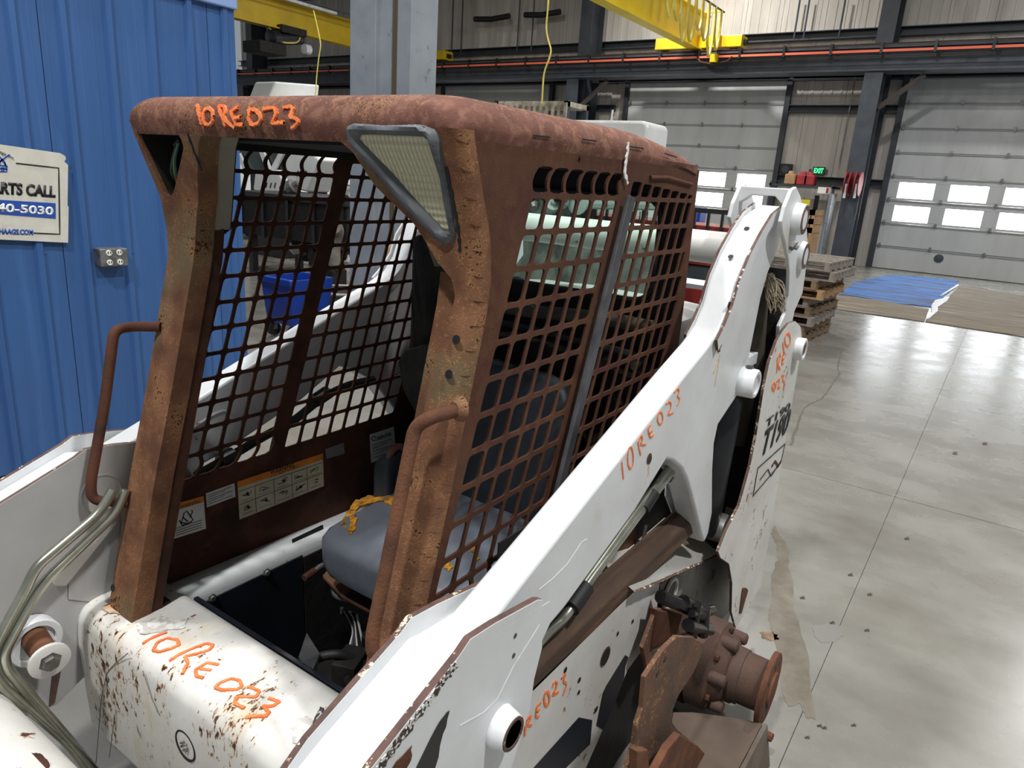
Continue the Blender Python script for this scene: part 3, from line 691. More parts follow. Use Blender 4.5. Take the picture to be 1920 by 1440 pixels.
_c = (sum(p[0] for p in holeF) / len(holeF), sum(p[1] for p in holeF) / len(holeF)); hr = [(_c[0] + (y - _c[0]) * .975, _c[1] + (z - _c[1]) * .975) for y, z in holeF]
bm = bmesh.new(); A = [bm.verts.new((xf(z) - .008, y, z)) for y, z in hr]; B = [bm.verts.new((xf(z) - .092, y, z)) for y, z in hr]
for i in range(len(hr)): bm.faces.new([A[i], A[(i + 1) % len(hr)], B[(i + 1) % len(hr)], B[i]])
bm.faces.new(B); finish('recess_shade_liner', bm, BLACKM, LD, normals=False)  # black liner imitates the shade inside the open lamp hole
# ---- grab handles
def handle(s):
    ys = YF + .006 if s < 0 else YN - .006
    P = [Vector((-.955, ys, 1.318)), Vector((-.925, ys + s * .145, 1.292)) if s < 0 else Vector((-.885, ys - .02, 1.292)), None]
    if s < 0: pts = [onf(302, 613)] + [ony(a_, b_, -1.742) for a_, b_ in ((250, 612), (214, 618), (196, 760), (170, 905), (172, 938))] + [onf(240, 943)]
    else:
        off = .05
        pts = [onf(862, 768), onf(808, 782, .06), onf(778, 800, .07), onf(735, 1010, .07), onf(697, 1195, .07), onf(700, 1232, .06), onf(750, 1226)]
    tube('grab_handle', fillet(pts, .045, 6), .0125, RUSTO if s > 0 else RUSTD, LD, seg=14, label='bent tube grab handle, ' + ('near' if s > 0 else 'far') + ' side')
handle(-1); handle(1)
lathe('handle_weld', onf(862, 768) - Vector((.004, 0, 0)), (1, -.3, .1), [(0, .024), (.008, .021), (.016, .014)], RUST, LD, seg=18)
# ---- warning labels on the far sheet
Yd = YF + .0105
LBL = mat('label off white', srgb(206, 202, 180), srgb(186, 178, 146), rough=.6, scale=14); LBW = mat('label white', srgb(216, 218, 216), srgb(196, 196, 192), rough=.6, scale=20)
LBO = mat('label orange', srgb(222, 134, 36), srgb(196, 116, 40), rough=.6, scale=20)
def D(px, py, l=0): v = ony(px, py, Yd + l); return v
def decal(px, m, nm='warning_label'):
    return prism(nm, [D(*p) for p in px], (0, .0012, 0), m, shF, bevel=0)
def dl(lines, wd=.0016, m=BLK): return strokes('label_print', [[D(*p, .0012) for p in l] for l in lines], (0, 1, 0), m, shF, width=wd, jit=.15, step=.01, lift=.0004)
def dt(body, a, b, c, m=BLK): return text('label_print', body, D(*a, .0014), D(*b, .0014), D(*c, .0014), m, shF, lift=.0003, extrude=.0003, bold=.02)
decal([(320, 947), (381, 930), (386, 991), (326, 1010)], LBW); prism('label_band', [D(*p, .0012) for p in [(320, 947), (381, 930), (382, 941), (321, 960)]], (0, .0006, 0), LBO, shF, bevel=0)
dt('WARNING', (338, 954), (376, 942), (337, 948)); dl([[(328, 957), (332, 948), (336, 955), (328, 957)]], .003)
dl([[(340, 980), (345, 962), (350, 958), (356, 966), (362, 975), (352, 982), (340, 980)], [(356, 970), (361, 960), (359, 956)], [(343, 970), (352, 978)], [(336, 975), (342, 985), (360, 978)]], .0035)
for q in range(4): dl([[(329, 991 + q * 4.5), (378, 975 + q * 4.5)]], .0018)
decal([(386, 925), (439, 906), (441, 931), (388, 951)], LBW)
for q in range(5): dl([[(389, 929 + q * 4.3), (436 - (q % 2) * 14, 911.5 + q * 4.3 + (q % 2) * 4)]], .0016)
decal([(445, 903), (605, 850), (607, 911), (449, 974)], LBL); prism('label_band', [D(*p, .0012) for p in [(445, 903), (605, 850), (605.3, 861), (445.6, 915)]], (0, .0006, 0), LBO, shF, bevel=0)
dt('WARNING', (507, 891), (552, 876), (506, 882)); dl([[(497, 893), (501, 883), (506, 890), (497, 893)]], .003); dt('AVOID INJURY OR DEATH', (505, 897), (560, 877), (505, 894))
def Q(u, v):  # position inside big label, u across, v down
    t = (445 + (605 - 445) * u, 903 + (850 - 903) * u); b_ = (449 + (607 - 449) * u, 974 + (911 - 974) * u); return (t[0] + (b_[0] - t[0]) * v, t[1] + (b_[1] - t[1]) * v)
for u in (.2, .42, .63, .81): dl([[Q(u, .28), Q(u, .98)]])
dl([[Q(.01, .27), Q(.99, .27)], [Q(.01, .62), Q(.99, .60)]])
rq = random.Random(5)
for cu in (.1, .31, .525, .72, .9):
    for cv in (.42, .78):
        pts = [Q(cu + rq.uniform(-.06, .06), cv + rq.uniform(-.09, .06)) for _ in range(6)]; dl([pts], .0022)
        dl([[Q(cu - .07, cv + .13), Q(cu + .07, cv + .13)]], .001)
        if rq.random() < .5: dl([[Q(cu, cv - .05), Q(cu + .02, cv + .02)]], .008)
decal([(693, 815), (738, 800), (742, 850), (696, 868)], LBW); dt('RENTAL', (708, 826), (735, 816), (708, 819)); dl([ell(701, 822, 4, 4)], .003)
for q in range(5): dl([[(699, 835 + q * 6), (735 - (q % 2) * 8, 823 + q * 6)]], .002)
decal([(610, 842), (644, 830), (646, 850), (638, 853), (612, 860)], mat('bare patch', srgb(120, 124, 126), rough=.5), 'torn_label')
# ---- writing on the cab front
def W(z6, ox, oy, s): return [(ox + a / s, oy + b / s) for a, b in z6]
cr = [W(l, 220, 160, 6) for l in ([(908, 220), (930, 330), (980, 500)], ell(1032, 355, 55, 95), [(1150, 235), (1180, 330), (1230, 470)], [(1150, 240), (1200, 230), (1238, 290), (1200, 360), (1260, 430), (1335, 490)],
      [(1370, 250), (1290, 300), (1320, 380), (1350, 450), (1430, 450)], [(1320, 380), (1395, 362)], [(1490, 270), (1500, 330), (1485, 370), (1510, 430), (1540, 455), (1610, 425), (1630, 360), (1580, 290), (1490, 270)],
      [(1650, 272), (1780, 255), (1802, 320), (1750, 432), (1885, 425)])] + [[(533, 203), (548, 200), (552, 206), (545, 219), (554, 222), (562, 229), (556, 236), (548, 242)]]
def onroof(px, py):
    v = onf(px, py)
    for _ in range(4):
        z = v.z; xr = xf(z)
        if z > 1.785: xr = -.918
        if z > 1.798: xr = -.918 - .058 * (1 - math.sqrt(max(0, 1 - ((z - 1.798) / .058) ** 2)))
        v = onx(px, py, max(xr, xf(z) if z < 1.8 else -9))
    return v
strokes('crayon_writing', smooth_=True, lines=[[onroof(*p) for p in (l if len(l) > 5 else [(a[0] + (b[0] - a[0]) * k / 4, a[1] + (b[1] - a[1]) * k / 4) for a, b in zip(l[:-1], l[1:]) for k in range(4)] + [l[-1]])] for l in cr], nrm=(1, 0, .3), m=CRAYON, parent=LD, width=.0065, jit=.45, lift=.0045, label='orange crayon writing 10RE023')

# ---- body: front box, sills, cockpit
frontp = [(-.715, .20), (-.705, .50), (-.712, .565), (-.73, .592), (-.76, .602), (-.905, .602), (-.925, .59), (-.93, .54), (-.93, .20)]
bm = bmesh.new(); y0, y1 = -1.79, -.68
prof = roundpoly(frontp[:], .03, 3); b_prism(bm, [Vector((a, y0, b)) for a, b in prof], (0, y1 - y0, 0))
fb = finish('front_cowl', bm, WHITEC, LD, smooth=True, bevel=.02, seg=3)
p = onx(348, 1398, -.707)
for nm, rr, mm in (('cowl_hole', .030, BLK),):
    bm = bmesh.new(); b_lathe(bm, p + Vector((-.004, 0, 0)), (1, 0, 0), [(0, .040), (.006, .039), (.006, .035), (.003, .034), (.003, .0)], 24); finish('cowl_port', bm, [BLACKM], fb, smooth=True)
for q in range(7):
    a = q * .9; lathe('port_pin', p + Vector((.002, .011 * math.cos(a), .011 * math.sin(a))), (1, 0, 0), [(0, .003), (.004, .003)], STEEL, fb, seg=6)
cr = [W(l, 0, 960, 3) for l in ([(800, 730), (940, 678)], [(860, 768), (885, 735), (940, 712), (1000, 722), (1008, 750), (960, 772), (900, 780), (860, 768)], [(952, 830), (1080, 772), (1160, 742)], [(1160, 742), (1200, 750), (1180, 778), (1100, 802), (1040, 815), (1058, 850), (1025, 900)],
      [(1230, 862), (1165, 850), (1100, 890), (1105, 920), (1145, 932)], [(1125, 885), (1190, 892)], [(1210, 985), (1240, 962), (1300, 940), (1350, 950), (1362, 985), (1330, 1002), (1250, 1003), (1210, 985)],
      [(1400, 985), (1462, 1010), (1440, 1042), (1335, 1042), (1318, 1072), (1375, 1102)], [(1510, 1050), (1572, 1070), (1535, 1095), (1480, 1095), (1515, 1130), (1495, 1152), (1380, 1145)])]
def sub(l, n=4): return [(a[0] + (b[0] - a[0]) * k / n, a[1] + (b[1] - a[1]) * k / n) for a, b in zip(l[:-1], l[1:]) for k in range(n)] + [l[-1]]
def ontop(a, b): 
    v = onz(a, b, .602)
    if v.x > -.760: v = v + Vector((0, 0, -(v.x + .760) * .3))
    return v
strokes('crayon_writing', smooth_=True, lines=[[ontop(*p) for p in sub(l)] for l in cr], nrm=(.1, 0, 1), m=CRAYON, parent=fb, width=.0068, jit=.3, lift=.003)
# scraped patch, scratches
strokes('scratch', [[onx(*p, -.705) for p in l] for l in ([(240, 1225), (215, 1245), (200, 1262), (190, 1310), (180, 1430)], [(268, 1258), (285, 1310), (300, 1342)], [(215, 1340), (205, 1420)])], (1, 0, 0), mat('scratch grey', srgb(120, 112, 104), rough=.6), fb, width=.0022, jit=.4, lift=.0008)
PEEL = mat('peeled black patch', srgb(54, 54, 56), srgb(196, 194, 188), rough=.6, scale=50, lo=.5, hi=.52)
bm = bmesh.new(); b_prism(bm, [onz(a, b, .603) for a, b in fillet2([(590, 1345), (600, 1325), (612, 1335), (620, 1348), (600, 1375), (582, 1400), (575, 1385)], 5)], (0, 0, .0008)); finish('peeled_patch', bm, PEEL, fb)
PEEL2 = mat('faint print', srgb(196, 192, 186), srgb(224, 223, 218), rough=.6, scale=60, lo=.48, hi=.52)
bm = bmesh.new(); b_prism(bm, [onz(a, b, .603) for a, b in fillet2([(255, 1172), (285, 1158), (350, 1162), (345, 1178), (300, 1186), (262, 1188)], 5, seed=4)], (0, 0, .0008)); finish('peeled_patch', bm, PEEL2, fb)
bm = bmesh.new(); b_prism(bm, [onz(a, b, .603) for a, b in fillet2([(540, 1355), (575, 1342), (600, 1352), (612, 1375), (580, 1402), (548, 1392)], 5, seed=9)], (0, 0, .0005)); finish('peeled_patch', bm, PEEL2, fb)
# rust bleed at the post foot
bm = bmesh.new(); b_prism(bm, [onz(a, b, .603) for a, b in fillet2([(190, 1140), (205, 1150), (230, 1150), (290, 1128), (300, 1108), (285, 1100), (210, 1130)], 3, seed=2)], (0, 0, .0006)); finish('rust_bleed', bm, mat('rust bleed', srgb(206, 150, 96), srgb(214, 200, 176), rough=.6, scale=30), fb)
# side sills (rounded, white), both sides, with grey flange next to the sheet
for s in (-1, 1):
    y_o = YC + s * .478; y_i = YC + s * .375
    pf = [(y_o, .50), (y_o, .585), (YC + s * .44, .598), (YC + s * .40, .60), (YC + s * .382, .588), (y_i, .565), (y_i, .52)]
    bm = bmesh.new(); b_prism(bm, [Vector((-.90, a, b + .002)) for a, b in pf], (-1.1, 0, -.03)); finish('side_sill', bm, WHITE, LD, bevel=.008, seg=3, smooth=True)
    box('inner_panel', (-1.30, YC + s * .372 - .003, .12), (-.932, YC + s * .372 + .003, .555), NAVY, LD, bevel=.002)
    box('inner_panel', (-2.0, YC + s * .372 - .003, .12), (-1.304, YC + s * .372 + .003, .545), BLACKM, LD, bevel=.002)
for px, py in ((397, 1121), (499, 1073), (700, 1050)):
    lathe('panel_bolt', ony(px, py, YC - .368), (0, 1, 0), [(0, .013), (.003, .013), (.003, .009), (.010, .008)], STEEL, LD, seg=6)
box('cowl_back', (-.945, YC - .37, .12), (-.932, YC + .37, .585), NAVY, LD, bevel=.002)
box('foot_floor', (-2.0, YC - .37, .10), (-.93, YC + .37, .12), BLACKM, LD, bevel=0)
decs = [(547, 1013), (605, 985), (606, 992), (548, 1020)]
prism('sill_decal', [onz(a, b, .588) for a, b in decs], (0, 0, .003), BLK, LD, bevel=0)
# cockpit clutter: pump block, control box, levers, wires
rg = random.Random(11)
box('control_bracket', (-1.42, -1.40, .50), (-1.27, -1.12, .512), RUSTD, LD, bevel=.004)
p1 = [onz(605, 1085, .50), onz(622, 1065, .50), onz(705, 1125, .50), onz(735, 1150, .50), onz(720, 1165, .50), onz(640, 1120, .50)]
prism('lever_plate', [Vector((v.x, v.y, .50)) for v in p1], (0, 0, .012), mat('tan rust plate', srgb(120, 82, 58), srgb(96, 66, 50), rough=.8, scale=10), LD, bevel=.002)
tube('lever_rod', [onz(578, 1080, .52), onz(600, 1062, .53), onz(640, 1045, .53)], .008, STEEL, LD, seg=8); tube('lever_tip', [onz(570, 1084, .52), onz(590, 1070, .525)], .011, RUSTD, LD, seg=8)
tube('bent_pipe', [onz(625, 1100, .47), onz(628, 1118, .46), onz(650, 1125, .46), onz(660, 1120, .46)], .009, STEEL, LD, seg=8, fil=.02)
for i in range(9):
    c = Vector((-1.18 - rg.uniform(0, .24), -1.26 + rg.uniform(-.1, .16), .14 + .025 * i)); s_ = [rg.uniform(.04, .12) for _ in range(3)]
    bm = bmesh.new(); b_box(bm, c, s_, Matrix.Rotation(rg.uniform(0, 1), 3, 'Z')); b_lathe(bm, c, (rg.uniform(-1, 1), 1, .3), [(-.06, .018), (.06, .018)], 10); finish('pump_part', bm, [BLACKM, BLACK, RUSTD][i % 3], LD, bevel=.003)
for i in range(7):
    a = onz(640 + i * 5, 1150 + i * 3, .34); tube('wire', [a, a + Vector((.02, .02, .05)), a + Vector((-.01 + .01 * i, .05, .02 * i - .04)), a + Vector((.05, .09, -.06))], .0035, [mat('wire white', srgb(208, 208, 204), rough=.5), RUBBER, BLACK][i % 3], LD, seg=6, fil=.03)
for i, pl_ in enumerate(([(560, 1230), (575, 1185), (600, 1225), (580, 1270)], [(655, 1280), (705, 1240), (710, 1250), (675, 1300)])):
    prism('loose_bracket', [onz(a, b, .40) for a, b in pl_], (.01, 0, -.05), [BAR, mat('mossy plate', srgb(104, 84, 48), srgb(78, 62, 40), rough=.9, scale=20)][i], LD, bevel=.002)
tube('black_hose', [onz(570, 1250, .3), onz(600, 1230, .36), onz(640, 1225, .36), onz(690, 1250, .3)], .014, RUBBER, LD, seg=10, fil=.06)
# ---- seat
def cushion(name, c, s, m, par, r=.05, tilt=0, puff=.02, lab=None):
    bm = bmesh.new(); bmesh.ops.create_cube(bm, size=1); bmesh.ops.subdivide_edges(bm, edges=bm.edges[:], cuts=7, use_grid_fill=True)
    for v in bm.verts:
        x_, y_, z_ = v.co * 2; e = 7
        n_ = (abs(x_) ** e + abs(y_) ** e + abs(z_) ** e) ** (1 / e); q = Vector((x_, y_, z_)) / max(n_, 1e-6)
        q *= max(abs(x_), abs(y_), abs(z_)); dist = (1 - q.x ** 2) * (1 - q.y ** 2)
        v.co = Vector((q.x * s[0] / 2, q.y * s[1] / 2, q.z * s[2] / 2 + (puff * dist - .006 * math.sin(q.y * 9) * dist) * (1 if z_ > 0 else 0)))
    bmesh.ops.transform(bm, matrix=Matrix.Translation(Vector(c)) @ Matrix.Rotation(tilt, 4, 'Y'), verts=bm.verts)
    return finish(name, bm, m, par, smooth=True, label=lab)
seat = newobj('operator_seat', None, LD, label='grey vinyl seat, torn open to yellow foam')
sb = cushion('seat_cushion', (-1.475, -1.215, .655), (.50, .54, .15), VINYL, seat, tilt=math.radians(3), puff=.014)
cushion('seat_back', (-1.76, -1.215, .90), (.13, .50, .50), VINYLD, seat, tilt=math.radians(-12))
box('seat_base', (-1.68, -1.40, .50), (-1.29, -1.04, .575), BLACK, seat, bevel=.02)
from mathutils.bvhtree import BVHTree
sbvh = BVHTree.FromPolygons([v.co.copy() for v in sb.data.vertices], [tuple(p.vertices) for p in sb.data.polygons])
tears = [[(640, 985), (650, 962), (668, 938), (690, 930), (712, 928), (740, 932), (745, 938), (715, 940), (690, 945), (672, 955), (660, 975), (668, 992), (655, 1002), (648, 985)], [(725, 934), (742, 930), (745, 945), (735, 950), (722, 945)],
         [(660, 968), (672, 974), (664, 990), (656, 982)], [(837, 1050), (850, 1062), (843, 1072), (833, 1066)], [(880, 1015), (888, 1022), (900, 1050), (893, 1052), (884, 1035)]]
for i, tp in enumerate(tears):
    P = []
    for a, b in fillet2(tp, 6, 4, seed=i):
        d = Vector(ray(a, b)).normalized(); h = sbvh.ray_cast(Vector(CAM), d); P.append(h[0] if h[0] else onz(a, b, .70))
    bm = bmesh.new(); b_prism(bm, [v + Vector((0, 0, -.002)) for v in P], (.002, 0, .006)); finish('foam_tear', bm, FOAM, seat)
# lap bar / belt pieces and side controls
tube('belt_loop', [ony(726, 865, -1.5), ony(735, 842, -1.5), ony(750, 835, -1.5), ony(760, 850, -1.5), ony(755, 880, -1.5)], .012, mat('faded red webbing', srgb(150, 84, 70), srgb(110, 100, 110), rough=.8, scale=20), LD, seg=8, fil=.03)
cushion('arm_pad', (-1.60, -1.50, .75), (.16, .07, .16), VINYLD, LD)
# ---- rear of the cab: wall, window, cover, engine clutter
box('rear_wall', (-2.03, YF + .008, .54), (-2.01, YN - .012, 1.36), BLACKM, LD, bevel=0)
bm = bmesh.new()
wn = 22; hn = 16; G = [[None] * hn for _ in range(wn)]
for i in range(wn):
    for j in range(hn):
        y = YF + .03 + (2 * HW - .06) * i / (wn - 1); z = .60 + .62 * j / (hn - 1)
        G[i][j] = bm.verts.new((-1.955 + .05 * math.sin(i * 1.3 + j * .6) * math.sin(j * .9 + i * .4) + .03 * math.sin(i * .5 + 2) + rg.uniform(-.008, .008), y, z + .02 * math.sin(i * 1.1)))
for i in range(wn - 1):
    for j in range(hn - 1): bm.faces.new([G[i][j], G[i + 1][j], G[i + 1][j + 1], G[i][j + 1]])
bmesh.ops.solidify(bm, geom=bm.faces[:], thickness=.01); finish('rear_cover', bm, CLOTH, LD, smooth=True, label='crumpled dark sound foam behind the seat')
cv = [(745, 680), (762, 655), (800, 645), (838, 650), (835, 700), (820, 790), (795, 800), (770, 760), (750, 712)]
bm = bmesh.new(); b_prism(bm, [onx(a, b, -1.80) for a, b in fillet2(cv, 5, 3, seed=8)], (-.03, .0, 0)); finish('loose_cover', bm, CLOTH, LD, bevel=.006, label='torn grey foam flap hanging at the rear corner')
box('corner_duct', (-2.0, YF + .02, 1.05), (-1.86, YF + .12, 1.52), mat('grimy grey', srgb(52, 50, 46), srgb(34, 33, 30), rough=.9, scale=8), LD, bevel=.02)
tube('harness', [(-1.98, -1.6, 1.33), (-1.93, -1.3, 1.31), (-1.94, -1.0, 1.335), (-1.96, -.82, 1.33)], .022, mat('dusty hose', srgb(88, 80, 68), srgb(58, 54, 48), rough=.9, scale=9), LD, seg=10, fil=.1)
tube('harness', [(-1.97, -1.6, 1.25), (-1.90, -1.2, 1.27), (-1.93, -.82, 1.24)], .013, RUBBER, LD, seg=8, fil=.1)
tube('harness', [(-1.97, -1.5, 1.10), (-1.90, -1.35, 1.24), (-1.93, -1.1, 1.22), (-1.93, -.85, 1.18)], .010, mat('dusty hose', srgb(88, 80, 68), rough=.9), LD, seg=8, fil=.1)
GLS = mat('green tinted glass', srgb(206, 232, 222), rough=.02, glass=True)
wy0, wy1, wz0, wz1 = -1.62, -.85, 1.395, 1.70
rw = newobj('rear_window', None, LD)
hole = roundpoly([(wy0, wz0), (wy1, wz0), (wy1, wz1), (wy0, wz1)], .07, 6)
plate('window_frame', [(YF + .008, 1.36), (YN - .012, 1.36), (YN - .012, 1.72), (YF + .008, 1.72)], [hole], lambda y, z: Vector((-2.0, y, z)), lambda y, z: Vector((-2.03, y, z)), BLACKM, rw)
sl = roundpoly([(wy0, wz0), (wy1, wz0), (wy1, wz1), (wy0, wz1)], .07, 6); tube('window_seal', [Vector((-1.997, a, b)) for a, b in sl + sl[:1]], .009, RUBBER, rw, seg=8)
bm = bmesh.new(); b_prism(bm, [Vector((-2.015, a, b)) for a, b in hole], (-.004, 0, 0)); finish('window_glass', bm, GLS, rw)
# ---- rocker rail and body side plate (both sides)
sidep = [(977, 1322), (1120, 1180), (1190, 1110), (1237, 1092), (1233, 1110), (1230, 1147), (1200, 1223), (1178, 1245), (1135, 1370), (1100, 1440), (1040, 1480), (940, 1480), (930, 1380)]
YBd = -.63
side3 = [ony(*p, YBd) for p in sidep]; sxz = [(v.x, v.z) for v in side3]
sxz[0] = (-1.0, .69)
bodyp = [(-.96, .70), (-1.6, .685), (-1.79, .632), (-1.80, .53), (-1.71, .43), (-1.63, .42), (-1.50, .30), (-1.40, .22), (-1.0, .20), (-.90, .30), (-.86, .45), (-.90, .60)]
for s in (1, -1):
    y = YBd if s > 0 else 2 * YC - YBd
    bp_ = prism('body_side', xz(bodyp, y), (0, -s * .01, 0), [WHITEP, EDGE], LD, bevel=.001, rim=1)
    if s > 0: bodyN = bp_
    bm = bmesh.new(); y2 = y + s * .0; y3 = y - s * .085
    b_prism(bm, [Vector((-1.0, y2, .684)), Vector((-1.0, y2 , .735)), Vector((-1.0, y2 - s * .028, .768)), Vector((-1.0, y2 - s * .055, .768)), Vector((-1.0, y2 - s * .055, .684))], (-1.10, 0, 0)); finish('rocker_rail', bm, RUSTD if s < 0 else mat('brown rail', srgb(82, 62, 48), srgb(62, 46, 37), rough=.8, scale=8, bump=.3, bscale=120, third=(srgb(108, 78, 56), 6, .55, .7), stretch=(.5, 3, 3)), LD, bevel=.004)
for px, py in ((1140, 1118), (1067, 1182), (1228, 1032)):
    lathe('rail_hole', ony(px, py, -.655) + Vector((0, .0, 0)), (0, 1, .7), [(0, .009), (.003, .009)], BLK, LD, seg=12)
# holes in the side plate
for px, py, r in ((1135, 1231, .022), (1117, 1330, .009), (1060, 1256, .006), (1086, 1275, .006), (1085, 1298, .005), (1186, 1165, .005), (1158, 1188, .005)):
    bm = bmesh.new(); v = ony(px, py, YBd + .0006); b_lathe(bm, v, (0, 1, 0), [(0, r * 1.25), (.0006, r * 1.25)], 18); finish('hole_rim', bm, EDGE, bodyN)
    bm = bmesh.new(); b_lathe(bm, v, (0, 1, 0), [(0, r), (.0016, r)], 18); finish('plate_hole', bm, BLK, bodyN)
for pd in ([(1178, 1232), (1172, 1250), (1170, 1270), (1148, 1330), (1130, 1368), (1118, 1360), (1130, 1300), (1137, 1285), (1172, 1228)], [(1110, 1350), (1106, 1395), (1060, 1440), (1000, 1440), (1085, 1345)]):
    prism('dark_decal', [ony(a, b, YBd + .0005) for a, b in pd], (0, .001, 0), NAVY, bodyN, bevel=0)
cr = [W(l, 640, 960, 3) for l in ([(1035, 1175), (1032, 1260)], [(1035, 1180), (1062, 1145), (1066, 1165), (1038, 1200), (1072, 1198)], [(1122, 1075), (1100, 1090), (1094, 1155), (1112, 1150)], [(1096, 1125), (1115, 1112)], ell(1156, 1050, 15, 40), [(1188, 985), (1198, 950), (1214, 960), (1205, 1000), (1185, 1030), (1222, 1012)], [(1238, 938), (1264, 905), (1246, 955), (1270, 962), (1248, 1028)])]
strokes('crayon_writing', smooth_=True, lines=[[ony(*p, YBd + .001) for p in l] for l in cr], nrm=(0, 1, 0), m=CRAYON, parent=bodyN, width=.006, jit=.4, lift=.001)
# dark space behind the side plate, drive case
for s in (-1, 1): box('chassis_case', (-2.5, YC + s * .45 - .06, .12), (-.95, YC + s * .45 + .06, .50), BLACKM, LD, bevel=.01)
box('gap_shade_block', (-2.4, -.72, .01), (-1.0, -.665, .46), BLACKM, LD, bevel=0)  # added black block imitates the shaded gap behind the frame plate
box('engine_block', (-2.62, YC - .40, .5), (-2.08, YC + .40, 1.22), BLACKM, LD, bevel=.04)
cushion('engine_cover', (-2.35, YC, 1.27), (.5, .84, .12), GREYP, LD)
# rear fender shelf and inner wheel house
fe = [(1190, 1110), (1237, 1090), (1287, 1067), (1333, 1047), (1350, 1038)]
fep = [ony(*p, -.61) for p in fe]
bm = bmesh.new(); a_ = [bm.verts.new(v) for v in fep]; b_ = [bm.verts.new(Vector((v.x - .02, v.y - .16, v.z + .06))) for v in fep]
for i in range(len(fep) - 1): bm.faces.new([a_[i], a_[i + 1], b_[i + 1], b_[i]])
bmesh.ops.solidify(bm, geom=bm.faces[:], thickness=.006); finish('fender_shelf', bm, WHITEP, LD)
strokes('fender_edge', [fep], (0, .5, 1), EDGE, LD, width=.008, lift=.001, jit=.2, step=.02)
wh = [(1237, 1096), (1287, 1070), (1333, 1050), (1347, 1042), (1358, 1048), (1368, 1068), (1372, 1100), (1373, 1150), (1376, 1175), (1330, 1165), (1290, 1155), (1245, 1150)]
prism('wheel_house', [ony(a, b, -.66) for a, b in wh], (0, -.006, 0), mat('grimy inner panel', srgb(150, 148, 142), srgb(112, 108, 102), rough=.7, scale=5, third=(srgb(70, 64, 58), 8, .6, .7)), LD, bevel=0)
lathe('axle_port', ony(1255, 1113, -.655), (0, 1, 0), [(0, .055), (.008, .055), (.008, .045), (.002, .045), (.002, 0)], WHITEP, LD, seg=24)
lathe('axle_port_core', ony(1255, 1113, -.652), (0, 1, 0), [(0, .044), (.002, .044)], BLK, LD, seg=24)
# ---- lift arms
top = [(-.74, .935), (-1.664, 1.277), (-1.83, 1.335), (-1.905, 1.37), (-1.95, 1.42), (-1.98, 1.49), (-2.04, 1.557), (-2.12, 1.617), (-2.20, 1.665), (-2.31, 1.693)]
rear = [(-2.345, 1.70), (-2.385, 1.602), (-2.344, 1.539), (-2.297, 1.494), (-2.265, 1.419), (-2.25, 1.301), (-2.239, 1.217), (-2.247, 1.144), (-2.09, 1.086), (-2.024, 1.061), (-2.014, 1.008), (-2.04, .912), (-2.106, .745), (-2.10, .67), (-2.07, .648), (-2.049, .669), (-1.893, .862), (-1.821, .946), (-1.763, 1.0), (-1.683, 1.047), (-1.631, 1.068), (-1.464, .983), (-1.157, .877), (-1.101, .865), (-1.073, .837), (-.99, .72), (-.80, .62), (-.62, .70)]
flange = [(-.577, .925), (-.77, .999), (-.796, 1.014), (-.865, 1.007), (-1.002, .984)]
kneel = [(-1.02, .975), (-1.035, .86), (-1.015, .80), (-1.01, .735), (-.985, .69), (-.95, .62), (-.90, .55), (-.80, .42), (-.66, .34), (-.54, .36), (-.46, .46), (-.43, .60), (-.44, .76), (-.48, .86)]
knee_out = flange + kneel
